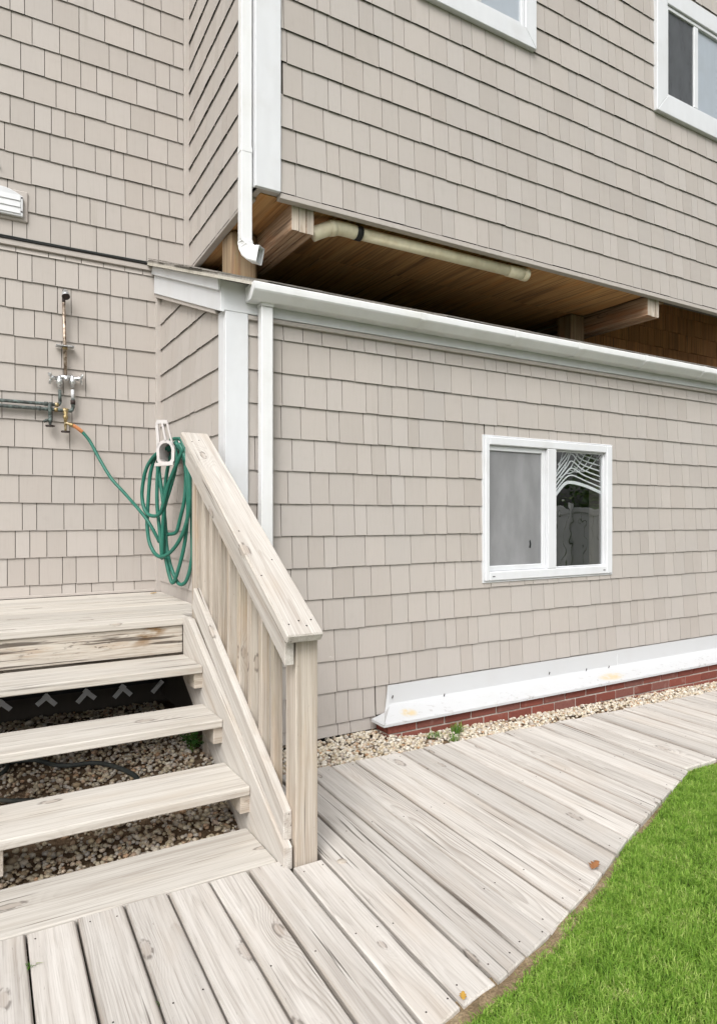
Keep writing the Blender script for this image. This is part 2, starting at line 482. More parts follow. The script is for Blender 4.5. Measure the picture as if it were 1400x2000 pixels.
M['stone_dark'] = m_stones('brown_gravel', [(0.0, (0.46, 0.38, 0.25)), (0.22, (0.54, 0.48, 0.37)), (0.42, (0.33, 0.25, 0.16)), (0.6, (0.56, 0.52, 0.45)), (0.72, (0.42, 0.39, 0.36)), (0.86, (0.42, 0.26, 0.15)), (1.0, (0.66, 0.6, 0.5))])
M['soil'] = m_soil('brown_soil', (0.11, 0.075, 0.047), (0.2, 0.14, 0.09), (0.29, 0.22, 0.15))
M['sand'] = m_soil('sandy_soil', (0.14, 0.1, 0.06), (0.24, 0.18, 0.11), (0.33, 0.27, 0.18))
M['turf'] = m_soil('turf_soil', (0.035, 0.045, 0.014), (0.06, 0.085, 0.022), (0.1, 0.11, 0.04))
M['grass'] = m_leaf('lawn_grass', [(0.0, (0.05, 0.125, 0.013)), (0.25, (0.15, 0.3, 0.03)), (0.55, (0.27, 0.45, 0.062)), (0.78, (0.42, 0.56, 0.14)), (0.92, (0.56, 0.57, 0.25)), (1.0, (0.66, 0.58, 0.36))], 0.4, True)
M['weed'] = m_leaf('weed_leaf', [(0.0, (0.06, 0.16, 0.02)), (0.6, (0.12, 0.25, 0.035)), (1.0, (0.24, 0.3, 0.08))], 0.3)
M['herb'] = m_leaf('herb_leaf', [(0.0, (0.03, 0.1, 0.02)), (0.6, (0.07, 0.19, 0.04)), (1.0, (0.14, 0.26, 0.06))], 0.3)
M['hedge'] = m_leaf('hedge_leaf', [(0.0, (0.03, 0.07, 0.015)), (0.6, (0.07, 0.14, 0.03)), (1.0, (0.14, 0.2, 0.05))], 0.2)
M['dry'] = m_leaf('dry_leaf', [(0.0, (0.33, 0.14, 0.055)), (1.0, (0.4, 0.2, 0.09))], 0.15)
M['yellow'] = m_leaf('yellow_leaf', [(0.0, (0.55, 0.32, 0.06)), (1.0, (0.5, 0.3, 0.06))], 0.15)
M['bark'] = m_plain('bark', (0.1, 0.075, 0.05), 0.9, 0.2)


# ------------------------------------------------------------------ object helpers
def me(name, verts, faces, mat, smooth=False):
    m = bpy.data.meshes.new(name)
    m.from_pydata([tuple(v) for v in verts], [], faces)
    m.materials.append(mat)
    if smooth:
        m.polygons.foreach_set('use_smooth', [True] * len(m.polygons))
    m.update()
    return m


def link(name, mesh, parent=None, mw=None):
    o = bpy.data.objects.new(name, mesh)
    COL.objects.link(o)
    if mw is not None:
        o.matrix_basis = mw
    if parent is not None:
        o.parent = parent
        o.matrix_parent_inverse = world_of(parent).inverted()
    WORLD[o.name] = (mw if mw is not None else Matrix.Identity(4)).copy()
    return o


WORLD = {}


def world_of(o):
    return WORLD.get(o.name, o.matrix_world)


def thing(name, loc, label, cat, group=None, kind=None):
    o = bpy.data.objects.new(name, None)
    o.empty_display_size = 0.1
    COL.objects.link(o)
    o.location = loc
    WORLD[o.name] = Matrix.Translation(loc)
    return tag(o, label, cat, group, kind)


def tag(o, label=None, cat=None, group=None, kind=None):
    if label:
        o['label'] = label
    if cat:
        o['category'] = cat
    if group:
        o['group'] = group
    if kind:
        o['kind'] = kind
    return o


def frame(origin, ex, ey):
    ex = Vector(ex).normalized()
    ey = Vector(ey)
    ey = (ey - ex * ey.dot(ex)).normalized()
    ez = ex.cross(ey)
    m = Matrix.Identity(4)
    for i in range(3):
        m[i][0], m[i][1], m[i][2], m[i][3] = ex[i], ey[i], ez[i], origin[i]
    return m


_boxes = {}


def box_mesh(sx, sy, sz, mat, bev=0.003, jit=0.0, key=None):
    k = (round(sx, 4), round(sy, 4), round(sz, 4), mat.name, bev, key)
    if k in _boxes:
        return _boxes[k]
    bm = bmesh.new()
    bmesh.ops.create_cube(bm, size=1.0)
    for v in bm.verts:
        v.co.x *= sx
        v.co.y *= sy
        v.co.z *= sz
    if bev > 0:
        bmesh.ops.bevel(bm, geom=list(bm.edges), offset=min(bev, 0.3 * min(sx, sy, sz)), segments=1, affect='EDGES', profile=0.5)
    if jit:
        for v in bm.verts:
            v.co += Vector((rnd.uniform(-jit, jit), rnd.uniform(-jit, jit), rnd.uniform(-jit, jit)))
    m = bpy.data.meshes.new('block')
    bm.to_mesh(m)
    bm.free()
    m.materials.append(mat)
    _boxes[k] = m
    return m


def beam(name, a, b, width, thick, mat, parent=None, side=(0, 1, 0), bev=0.003, key=None):
    """A board from a to b (centre line); 'side' is roughly the direction of its width."""
    a, b = Vector(a), Vector(b)
    m = box_mesh((b - a).length, width, thick, mat, bev, key=key)
    return link(name, m, parent, frame((a + b) / 2, b - a, side))


def slab(name, x0, x1, y0, y1, z0, z1, mat, parent=None, bev=0.002, along='x'):
    c = Vector(((x0 + x1) / 2, (y0 + y1) / 2, (z0 + z1) / 2))
    sx, sy, sz = x1 - x0, y1 - y0, z1 - z0
    if along == 'x':
        return link(name, box_mesh(sx, sy, sz, mat, bev), parent, frame(c, (1, 0, 0), (0, 1, 0)))
    if along == 'y':
        return link(name, box_mesh(sy, sx, sz, mat, bev), parent, frame(c, (0, 1, 0), (-1, 0, 0)))
    return link(name, box_mesh(sz, sx, sy, mat, bev), parent, frame(c, (0, 0, 1), (1, 0, 0)))


def prism(name, poly, e0, e1, mat, parent=None, axis='x', bev=0.0):
    """Polygon in (Y,Z) extruded along X from e0 to e1 (axis 'x'), or in (X,Z) along Y (axis 'y')."""
    n = len(poly)
    vs_ = []
    for e in (e0, e1):
        for p, q in poly:
            vs_.append((e, p, q) if axis == 'x' else (p, e, q))
    c = sum((Vector(v) for v in vs_), Vector()) / len(vs_)
    fs = [tuple(range(n)), tuple(range(2 * n - 1, n - 1, -1))]
    fs += [((i + 1) % n, i, i + n, (i + 1) % n + n) for i in range(n)]
    bm = bmesh.new()
    bv = [bm.verts.new(Vector(v) - c) for v in vs_]
    for f in fs:
        bm.faces.new([bv[i] for i in f])
    bmesh.ops.recalc_face_normals(bm, faces=list(bm.faces))
    if bev:
        bmesh.ops.bevel(bm, geom=list(bm.edges), offset=bev, segments=1, affect='EDGES')
    m = bpy.data.meshes.new(name)
    bm.to_mesh(m)
    bm.free()
    m.materials.append(mat)
    return link(name, m, parent, Matrix.Translation(c))


def smooth_path(pts, per=6):
    pts = [Vector(p) for p in pts]
    out = []
    n = len(pts)
    for i in range(n - 1):
        p0, p1, p2, p3 = pts[max(i - 1, 0)], pts[i], pts[i + 1], pts[min(i + 2, n - 1)]
        for k in range(per):
            t = k / per
            out.append(0.5 * ((2 * p1) + (p2 - p0) * t + (2 * p0 - 5 * p1 + 4 * p2 - p3) * t * t + (3 * p1 - p0 - 3 * p2 + p3) * t ** 3))
    out.append(pts[-1])
    return out


def tube_data(path, rad, seg=10, caps=True):
    path = [Vector(p) for p in path]
    rads = rad if isinstance(rad, (list, tuple)) else [rad] * len(path)
    t0 = (path[1] - path[0]).normalized()
    up = Vector((0, 0, 1)) if abs(t0.z) < 0.9 else Vector((1, 0, 0))
    nrm = (up - t0 * up.dot(t0)).normalized()
    vs_, fs = [], []
    for i, p in enumerate(path):
        t = (path[min(i + 1, len(path) - 1)] - path[max(i - 1, 0)]).normalized()
        nrm = (nrm - t * nrm.dot(t)).normalized()
        b = t.cross(nrm)
        for k in range(seg):
            a = 2 * math.pi * k / seg
            vs_.append(p + (nrm * math.cos(a) + b * math.sin(a)) * rads[i])
    for i in range(len(path) - 1):
        for k in range(seg):
            k2 = (k + 1) % seg
            fs.append((i * seg + k, i * seg + k2, (i + 1) * seg + k2, (i + 1) * seg + k))
    if caps:
        fs.append(tuple(range(seg - 1, -1, -1)))
        b0 = (len(path) - 1) * seg
        fs.append(tuple(range(b0, b0 + seg)))
    return vs_, fs


def tube(name, path, rad, mat, parent=None, seg=10, caps=True):
    c = sum((Vector(p) for p in path), Vector()) / len(path)
    v, f = tube_data([Vector(p) - c for p in path], rad, seg, caps)
    return link(name, me(name, v, f, mat, True), parent, Matrix.Translation(c))


def lathe(name, base, axis, prof, mat, parent=None, seg=16):
    """prof: (distance along axis, radius)."""
    base, axis = Vector(base), Vector(axis).normalized()
    return tube(name, [base + axis * h for h, r in prof], [max(r, 0.0004) for h, r in prof], mat, parent, seg)


def poly_sheet(name, pts2d, z, thick, mat, parent=None):
    n = len(pts2d)
    vs_ = [(x, y, z) for x, y in pts2d] + [(x, y, z - thick) for x, y in pts2d]
    fs = [tuple(range(n)), tuple(range(2 * n - 1, n - 1, -1))] + [(i, i + n, (i + 1) % n + n, (i + 1) % n) for i in range(n)]
    m = me(name, vs_, fs, mat)
    bm = bmesh.new()
    bm.from_mesh(m)
    bmesh.ops.recalc_face_normals(bm, faces=list(bm.faces))
    bm.to_mesh(m)
    bm.free()
    return link(name, m, parent)


# ------------------------------------------------------------------ ground, lawn, gravel bed
def ground_z(x):
    return -0.055 - 0.075 * min(max((x - 2.2) / 3.3, 0.0), 1.3)


tag(link('ground', me('ground', [(-150, -150, -0.17), (150, -150, -0.17), (150, 150, -0.17), (-150, 150, -0.17)], [(0, 1, 2, 3)], M['turf'])), kind='structure')

EDGE = [(-1.6, 0.75), (0.4, 1.16), (1.091, 1.351), (1.284, 1.379), (1.406, 1.414), (1.541, 1.453), (1.679, 1.507), (1.813, 1.548), (1.993, 1.623),
        (2.286, 1.743), (2.51, 1.825), (2.71, 1.897), (2.935, 1.975), (3.14, 2.05), (3.42, 2.056), (4.2, 2.07), (6.9, 2.1)]


def edge_y(x):
    for (x0, y0), (x1, y1) in zip(EDGE, EDGE[1:]):
        if x <= x1:
            return y0 + (y1 - y0) * (x - x0) / (x1 - x0)
    return EDGE[-1][1]


lawn_v, lawn_f = [], []
gx = np.linspace(-1.6, 30, 160)
for x in gx:
    ey = edge_y(x) + 0.03
    for k, t in enumerate((0, 0.08, 0.3, 1.0, 4.0, 28.0)):
        lawn_v.append((x, ey - t, -0.022 + 0.005 * math.sin(x * 5 + k) - (0.012 if k == 0 else 0)))
for i in range(len(gx) - 1):
    for k in range(5):
        a = i * 6 + k
        lawn_f.append((a, a + 1, a + 7, a + 6))
tag(link('lawn', me('lawn', lawn_v, lawn_f, M['turf'], True)), kind='structure')

sv, sf = [], []
sx = np.linspace(0.2, 5.0, 121)
for x in sx:
    for k, t in enumerate((-0.03, 0.0, 0.016, 0.036, 0.06)):
        wig = 0.008 * math.sin(13 * x + 2 * math.sin(7 * x)) if k == 4 else 0
        sv.append((x, edge_y(x) - t - wig, -0.010 - 0.012 * min(1, max(0, (x - 1.6) / 0.8)) + 0.004 * math.sin(31 * x + 2 * k) - (0.022 if k == 4 else (0.006 if k == 3 else 0))))
for i in range(len(sx) - 1):
    for k in range(4):
        a = i * 5 + k
        sf.append((a, a + 1, a + 6, a + 5))
tag(link('soil_edge', me('soil_edge', sv, sf, M['sand'], True)), kind='structure')

bed_v, bed_f = [], []
nx, ny = 60, 30
for i in range(nx + 1):
    for j in range(ny + 1):
        x = -1.6 + 8.6 * i / nx
        y = 2.15 + 2.75 * j / ny
        z = ground_z(x) - 0.012 + 0.010 * math.sin(7.3 * x + 3 * y) * math.cos(5.1 * y - x)
        bed_v.append((x, y, z))
for i in range(nx):
    for j in range(ny):
        a = i * (ny + 1) + j
        bed_f.append((a, a + ny + 1, a + ny + 2, a + 1))
tag(link('gravel_bed', me('gravel_bed', bed_v, bed_f, M['soil'], True)), kind='structure')


def stone_variants(n=7):
    out = []
    for k in range(n):
        bm = bmesh.new()
        bmesh.ops.create_icosphere(bm, subdivisions=1 if k else 2, radius=1.0)
        s = Vector((rnd.uniform(0.8, 1.25), rnd.uniform(0.7, 1.0), rnd.uniform(0.5, 0.78)))
        for v in bm.verts:
            f = 1 + rnd.uniform(-0.16, 0.16)
            v.co = Vector((v.co.x * s.x, v.co.y * s.y, v.co.z * s.z)) * f
        bm.verts.index_update()
        out.append((np.array([v.co[:] for v in bm.verts]), np.array([[v.index for v in f.verts] for f in bm.faces])))
        bm.free()
    return out


STONES = stone_variants()
nrng = np.random.default_rng(11)


def scatter_stones(name, pts, sizes, mat, label):
    V, Fc, off = [], [], 0
    for (x, y, z), s in zip(pts, sizes):
        sv, sf = STONES[nrng.integers(1, len(STONES))]
        a = nrng.uniform(0, 6.28)
        b = nrng.normal(0, 0.35)
        ca, sa, cb, sb = math.cos(a), math.sin(a), math.cos(b), math.sin(b)
        R = np.array([[ca, -sa, 0], [sa, ca, 0], [0, 0, 1]]) @ np.array([[1, 0, 0], [0, cb, -sb], [0, sb, cb]])
        V.append((sv * s) @ R.T + (x, y, z))
        Fc.append(sf + off)
        off += len(sv)
    V = np.concatenate(V)
    Fc = np.concatenate(Fc)
    m = bpy.data.meshes.new(name)
    m.vertices.add(len(V))
    m.vertices.foreach_set('co', V.ravel())
    m.loops.add(len(Fc) * 3)
    m.loops.foreach_set('vertex_index', Fc.ravel())
    m.polygons.add(len(Fc))
    m.polygons.foreach_set('loop_start', np.arange(0, len(Fc) * 3, 3))
    m.polygons.foreach_set('loop_total', np.full(len(Fc), 3))
    m.polygons.foreach_set('use_smooth', np.ones(len(Fc), dtype=bool))
    m.update(calc_edges=True)
    m.materials.append(mat)
    return tag(link(name, m), label, 'gravel', kind='stuff')


def back_y(x):          # house-side end of the boardwalk
    return 3.005 - 0.045 * (x - 1.5)


pts, sz = [], []
for _ in range(12500):
    x = nrng.uniform(1.13, 6.9)
    y = nrng.uniform(back_y(x) - 0.05, 3.47 if x < 2.17 else 3.31)
    bare = math.sin(3.1 * x + 1.2) * math.sin(9 * y + 2 * x) + 0.35 * math.sin(11 * x)
    if 3.35 < x < 4.1 and y < 3.17 and nrng.random() < 0.75:
        continue
    if x > 2.3 and bare > 0.75 and nrng.random() < 0.6:
        continue
    s = abs(nrng.normal(0.0082, 0.0032)) + 0.003
    lift = nrng.uniform(0, 0.016) if x < 2.3 else nrng.uniform(-0.003, 0.009)
    pts.append((x, y, ground_z(x) + lift + (0.012 if x < 2.2 else 0)))
    sz.append(s)
scatter_stones('gravel_strip', pts, sz, M['stone_pale'], 'pale rounded gravel between the boardwalk and the brick base')
pts, sz = [], []
for _ in range(13000):
    x = nrng.uniform(-0.6, 1.2)
    y = nrng.uniform(2.2, 4.85)
    dens = 1.0 if y < 2.95 else 0.75
    dens *= min(1.0, max(0.08, (x + 0.05) / 0.45 + 0.25 * math.sin(9 * x + 5 * y))) if y > 2.9 else min(1, max(0.35, (x + 0.2) / 0.4))
    if nrng.random() > dens:
        continue
    pts.append((x, y, ground_z(x) + nrng.uniform(-0.006, 0.009)))
    sz.append(abs(nrng.normal(0.0075, 0.004)) + 0.003)
scatter_stones('gravel_under_stairs', pts, sz, M['stone_dark'], 'brown and grey pebbles on the bare soil under the stairs')


def blades(name, roots, heights, mat, label, cat, width=0.0032, lean=0.6, kind='stuff', parent=None):
    """Grass blades, two segments each, as one mesh."""
    n = len(roots)
    roots = np.asarray(roots)
    heights = np.asarray(heights)
    a = nrng.uniform(0, 2 * np.pi, n)
    d = np.stack([np.cos(a), np.sin(a), np.zeros(n)], 1)
    side = np.stack([-np.sin(a), np.cos(a), np.zeros(n)], 1) * (width * nrng.uniform(0.7, 1.4, n))[:, None] * 0.5
    ln = nrng.uniform(0.05, lean, n)[:, None]
    h = heights[:, None]
    up = np.array([[0, 0, 1.0]])
    mid = roots + up * h * 0.55 + d * h * ln * 0.3
    tip = roots + up * h * (1 - 0.35 * ln) + d * h * ln * 0.95
    V = np.stack([roots - side, roots + side, mid + side * 0.85, mid - side * 0.85, tip], 1).reshape(-1, 3)
    m = bpy.data.meshes.new(name)
    m.vertices.add(len(V))
    m.vertices.foreach_set('co', V.ravel())
    base = np.arange(n)[:, None] * 5
    li = np.concatenate([base + np.array([[0, 1, 2, 3]]), base + np.array([[3, 2, 4]])], 1).ravel()
    m.loops.add(len(li))
    m.loops.foreach_set('vertex_index', li)
    m.polygons.add(2 * n)
    ls = (np.arange(n)[:, None] * 7 + np.array([[0, 4]])).ravel()
    m.polygons.foreach_set('loop_start', ls)
    m.polygons.foreach_set('loop_total', np.tile([4, 3], n))
    m.update(calc_edges=True)
    m.materials.append(mat)
    o = link(name, m, parent)
    if label:
        tag(o, label, cat, kind=kind)
    return o


roots, hts = [], []
N = 340000
X = nrng.uniform(0.75, 4.6, N)
U = nrng.random(N) ** 1.5
for x, u in zip(X, U):
    e = edge_y(x)
    gap = 0.006 + 0.03 * (0.5 + 0.5 * math.sin(7.7 * x + 1.5 * math.sin(3 * x)))
    y = e - gap - u * 1.75
    dist = e - gap - y
    if y < 0.25:
        continue
    clump = 0.5 + 0.5 * math.sin(23 * x + 4 * math.sin(17 * y)) * math.sin(19 * y + 3 * math.sin(21 * x))
    if dist < 0.05 and nrng.random() > 0.3 + dist * 12:
        continue
    roots.append((x, y, -0.026))
    hts.append((0.015 + 0.018 * nrng.random() + 0.012 * clump) * (1.0 if dist > 0.05 else 0.75))
blades('grass', roots, hts, M['grass'], 'short bright green lawn grass beside the boardwalk', 'grass', 0.0023, 1.3)


# ------------------------------------------------------------------ boardwalk of single planks
walk = thing('boardwalk', (2.0, 2.2, 0), None, None, kind='structure')
TH = 0.036


def plank(name, quad, ztop, parent, mat=None, th=TH, ch=0.005, dz=0.0):
    """quad: four plan corners back-left, back-right, front-right, front-left; grain runs front to back."""
    q = [Vector((x, y, 0)) for x, y in quad]
    c = sum(q, Vector()) / 4 + Vector((0, 0, ztop - th / 2 + dz))
    ex = ((q[2] + q[3]) - (q[0] + q[1])).normalized()
    mw = frame(c, ex, (-ex.y, ex.x, 0))
    inv = mw.inverted()
    cen = sum(q, Vector()) / 4
    V = []
    for z, ins in ((ztop + dz, ch), (ztop + dz - ch, 0), (ztop + dz - th, 0)):
        for p in q:
            d = p - cen
            f = Vector((d.x, d.y, 0))
            k = Vector((math.copysign(ins, f.dot(Vector((1, 0, 0)))), math.copysign(ins, f.y), 0))
            pp = p - k
            V.append(inv @ Vector((pp.x, pp.y, z)))
    Fc = [(3, 2, 1, 0)]
    for r in (0, 4):
        for i in range(4):
            j = (i + 1) % 4
            Fc.append((r + i, r + j, r + 4 + j, r + 4 + i))
    Fc.append((8, 9, 10, 11))
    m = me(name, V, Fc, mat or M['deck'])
    bm = bmesh.new()
    bm.from_mesh(m)
    bmesh.ops.recalc_face_normals(bm, faces=list(bm.faces))
    bm.to_mesh(m)
    bm.free()
    return link(name, m, parent, mw)


joints = [0.163 - 0.1435 * k for k in range(11, 0, -1)] + [0.163, 0.307, 0.452, 0.592, 0.736, 0.876, 1.021, 1.149, 1.288, 1.432, 1.575, 1.7145, 1.858, 1.990, 2.139, 2.277]
while joints[-1] < 6.9:
    joints.append(joints[-1] + 0.1425 + rnd.uniform(-0.004, 0.004))
SK = 0.042


def jx(x, y, wide):       # x of a joint that passes x at y = 2.2
    s = SK if x > 1.0 else 0.02 + 0.02 * max(0, x)
    return x + s * (y - 2.2) + wide


NAIL = me('nail_head', [(0.0027 * math.cos(i * math.pi / 4), 0.0027 * math.sin(i * math.pi / 4), z_) for z_ in (-0.002, 0.0009) for i in range(8)],
          [tuple(range(8, 16))] + [(i, (i + 1) % 8, 8 + (i + 1) % 8, 8 + i) for i in range(8)], M['iron'])
for i, (a, b) in enumerate(zip(joints, joints[1:])):
    g = rnd.uniform(0.0022, 0.0040)
    if 0.86 < a < 1.2:
        g = 0.0065
    xm = (a + b) / 2
    if xm < 0.97:
        yb0 = yb1 = 2.266
    elif xm < 1.1:
        yb0 = yb1 = 2.196
    else:
        yb0, yb1 = back_y(a) + rnd.uniform(-0.004, 0.004), back_y(b) + rnd.uniform(-0.004, 0.004)
    yf0, yf1 = edge_y(a - 0.03), edge_y(b - 0.03)
    if xm > 3.1:
        yf0 = yf1 = 2.055 + rnd.uniform(-0.006, 0.006)
    quad = [(jx(a, yb0, g), yb0), (jx(b, yb1, -g), yb1), (jx(b, yf1, -g), yf1), (jx(a, yf0, g), yf0)]
    dz_ = rnd.uniform(-0.0035, 0.0025)
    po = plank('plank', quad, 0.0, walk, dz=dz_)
    if -0.1 < xm < 4.4:
        for yn in (yb0 - 0.05, yf0 + 0.06, 1.75, 2.35):
            if min(yf0, yf1) + 0.03 < yn < min(yb0, yb1) - 0.03:
                for t_ in (0.2, 0.8):
                    if rnd.random() < 0.5:
                        xa, xb_ = jx(a, yn, 0), jx(b, yn, 0)
                        link('nail_head', NAIL, po, Matrix.Translation((xa + (xb_ - xa) * (t_ + rnd.uniform(-0.05, 0.05)), yn + rnd.uniform(-0.012, 0.012), dz_)))
# joists under the planks
for y in (1.75, 2.35, 2.85):
    slab('joist', 1.25 if y > 2.3 else (0.3 if y < 1.8 else -1.2), 6.8 if y > 2.2 else 2.1, y - 0.019, y + 0.019, -0.13, -0.040, M['post'], walk, bev=0)

# ------------------------------------------------------------------ stairs with porch and railing
stairs = thing('porch_stairs', (0.3, 3.2, 0), 'bleached wooden porch steps with open treads and a sloping handrail', 'stairs')
H = 0.733 / 4
XL = -0.95
nose = [(2.268, 2.572, 0.0), (2.534, 2.845, H), (2.866, 3.155, 2 * H), (3.155, 3.47, 3 * H)]
for k, (y0, y1, z) in enumerate(nose):
    slab('tread', XL, 0.9955 - (0.0015 if k == 0 else 0), y0, y1, z - 0.036, z + (0.003 if k == 0 else 0), M['tread'], stairs, 0.004)
# porch floor boards run along the wall
yy = 3.498
k = 0
while yy < 4.84:
    w_ = 0.185 if k == 0 else 0.14
    y1 = min(yy + w_, 4.862)
    slab('porch_plank', -2.0, 1.04 if k == 0 else 1.218, yy, y1 - 0.0035, 4 * H - 0.036, 4 * H + rnd.uniform(-0.001, 0.001), M['tread'], stairs, 0.004)
    yy = y1
    k += 1
slab('riser_board', XL, 1.0, 3.512, 3.55, 3 * H + 0.002, 4 * H - 0.0375, M['riser'], stairs, 0.003)
slab('rim_joist', -2.0, 1.21, 3.555, 3.592, 0.44, 4 * H - 0.038, M['post'], stairs, 0.002)
for x in (-0.02, 0.6):
    slab('porch_joist', x, x + 0.038, 3.595, 4.84, 0.5, 4 * H - 0.038, M['post'], stairs, 0.0, along='y')
slab('side_light_block', -1.04, -1.0, 3.6, 4.86, -0.06, 0.69, M['post'], stairs, 0)  # unseen board added to keep side light out from under the porch
slab('porch_leg', 1.16, 1.22, 3.6, 3.69, -0.2, 0.69, M['post'], stairs, 0.003, along='z')
# skirt board on the right: sloping plank set on edge
prism('skirt_board', [(2.212, -0.012), (2.212, 0.07), (3.40, 0.742), (3.494, 0.742), (3.494, 0.42), (2.66, -0.05), (2.30, -0.05)], 0.9965, 1.030, M['rail'], stairs, bev=0.002)
# cleats that carry the treads, and the near support under the left of the frame
for k, (y0, y1, z) in enumerate(nose[1:]):
    zt = z - 0.038
    prism('cleat', [(y0 + 0.014, zt), (y1 - 0.02, zt), (y1 - 0.02, zt - 0.035), (y0 + 0.09, zt - 0.072), (y0 + 0.014, zt - 0.072)], 0.957, 1.002, M['post'], stairs, bev=0.002)
    slab('cleat', 0.075, 0.117, y0 + 0.014, y1 - 0.02, zt - 0.09, zt, M['post'], stairs, 0.002, along='y')
prism('stringer', [(2.60, -0.06), (3.55, 0.62), (3.55, 0.40), (2.90, -0.06)], 0.02, 0.07, M['post'], stairs)
prism('stringer', [(2.62, -0.06), (3.55, 0.60), (3.55, 0.40), (2.92, -0.06)], 1.04, 1.075, M['post'], stairs)
SL = 0.648


def rail_z(y):           # underside of the handrail cap
    return 0.822 + SL * (y - 2.17)


prism('bottom_rail', [(2.238, 0.082), (2.238, 0.190), (3.345, 0.190 + SL * 1.107), (3.372, 0.80)], 1.007, 1.0405, M['rail'], stairs, bev=0.003)
prism('top_rail', [(2.195, rail_z(2.195) - 0.106), (2.195, rail_z(2.195) - 0.002), (3.44, rail_z(3.44) - 0.002), (3.44, rail_z(3.44) - 0.106)], 0.992, 1.0295, M['rail'], stairs, bev=0.003)
u = Vector((0, 1, SL)).normalized()
nv = Vector((0, -SL, 1)).normalized()
ca = Vector((1.052, 2.163, rail_z(2.163))) + nv * 0.019
beam('handrail_cap', ca, ca + u * (1.335 / u.y), 0.143, 0.038, M['rail'], stairs, (-1, 0, 0), 0.005)
prism('newel_post', [(2.204, -0.3), (2.294, -0.3), (2.294, rail_z(2.294) - 0.003), (2.204, rail_z(2.204) - 0.003)], 1.041, 1.130, M['post'], stairs, bev=0.003)
prism('top_post', [(3.40, 0.3), (3.488, 0.3), (3.488, rail_z(3.488) - 0.003), (3.40, rail_z(3.40) - 0.003)], 1.041, 1.130, M['post'], stairs, bev=0.003)


def vertical_prism_grain(o):
    """turn a prism's axes so that its grain runs up the post"""
    R = Matrix.Rotation(math.radians(90), 4, 'Y')
    o.data.transform(R.inverted())
    mw = WORLD[o.name] @ R
    o.matrix_basis = mw
    WORLD[o.name] = mw.copy()


def slope_prism_grain(o, ang):
    R = Matrix.Rotation(math.radians(90), 4, 'Z') @ Matrix.Rotation(-ang, 4, 'Y')
    o.data.transform(R.inverted())
    mw = WORLD[o.name] @ R
    o.matrix_basis = mw
    WORLD[o.name] = mw.copy()


for o in list(stairs.children):
    if o.name.startswith(('newel_post', 'top_post')):
        vertical_prism_grain(o)
    elif o.name.startswith(('bottom_rail', 'top_rail', 'skirt_board', 'stringer')):
        slope_prism_grain(o, math.atan(SL if 'rail' in o.name else 0.567))
by = 2.405
while by < 3.38:
    zt, zb = rail_z(by) - 0.004, 0.10 + SL * (by - 2.24)
    o = prism('baluster', [(by, zb + 0.0), (by + 0.038, zb), (by + 0.038, rail_z(by + 0.038) - 0.004), (by, zt)], 1.0415, 1.079, M['post'], stairs, bev=0.0025)
    vertical_prism_grain(o)
    by += 0.124 + rnd.uniform(-0.006, 0.006)
nailm = None
for (dx, t) in [(-0.045, 0.06), (0.02, 0.045), (0.05, 0.075), (0.0, 0.075), (-0.05, 0.35), (0.03, 0.45), (-0.045, 0.66), (-0.04, 1.48), (0.0, 1.5)]:
    p = ca + u * t + nv * 0.0188 + Vector((dx, 0, 0))
    lathe('nail_head', p, nv, [(0, 0.0035), (0.0012, 0.0035), (0.0013, 0.0)], M['iron'], stairs, 6)
lathe('bolt_head', (1.2, 2.147, -0.006), (0, 0, 1), [(0.0, 0.0185), (0.006, 0.0185), (0.0085, 0.015), (0.0087, 0.0)], M['post'], walk, 14)

# lattice panel closing the dark space under the porch
lat = thing('lattice_panel', (0.5, 4.7, 0), 'white diagonal lattice in the dark space under the porch', 'lattice')
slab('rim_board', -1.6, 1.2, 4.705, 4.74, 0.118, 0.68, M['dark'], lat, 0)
for k in range(-5, 5):
    x0 = 0.205 + 0.243 * k + rnd.uniform(-0.012, 0.012)
    for s_ in (-1, 1):
        if rnd.random() < 0.08:
            continue
        a = Vector((x0 - s_ * 0.014, 4.692 + 0.004 * s_, 0.128))
        b = a + Vector((s_ * 0.07, 0, -0.066 + rnd.uniform(-0.012, 0.012)))
        beam('lath', a, b, 0.03, 0.006, M['fence'], lat, (0, 0, 1), 0)

# ------------------------------------------------------------------ shingled walls
CW, SWN = math.cos(YAW), math.sin(YAW)


def project(p):
    r = CW * p[0] - SWN * p[1]
    d = SWN * p[0] + CW * p[1]
    if d < 0.2:
        return None
    return 700 + F_PX * r / d, HORIZON - F_PX * (p[2] - EYE.z) / d


def clip_half(poly, a, b):          # keep z <= a + b*u
    out = []
    n = len(poly)
    for i in range(n):
        p, q = poly[i], poly[(i + 1) % n]
        fp, fq = a + b * p[0] - p[1], a + b * q[0] - q[1]
        if fp >= 0:
            out.append(p)
        if (fp > 0) != (fq > 0) and abs(fp - fq) > 1e-9:
            t = fp / (fp - fq)
            out.append((p[0] + t * (q[0] - p[0]), p[1] + t * (q[1] - p[1])))
    return out


def rect_minus(r, holes):
    rects = [r]
    for (a0, a1, b0, b1) in holes:
        nx_ = []
        for (u0, u1, z0, z1) in rects:
            if a1 <= u0 or a0 >= u1 or b1 <= z0 or b0 >= z1:
                nx_.append((u0, u1, z0, z1))
                continue
            if u0 < a0:
                nx_.append((u0, a0, z0, z1))
            if u1 > a1:
                nx_.append((a1, u1, z0, z1))
            m0, m1 = max(u0, a0), min(u1, a1)
            if z0 < b0:
                nx_.append((m0, m1, z0, b0))
            if z1 > b1:
                nx_.append((m0, m1, b1, z1))
        rects = nx_
    return [q for q in rects if q[1] - q[0] > 0.012 and q[3] - q[2] > 0.008]


WID = [0.085, 0.102, 0.122, 0.142, 0.166, 0.194]
_sh = {}


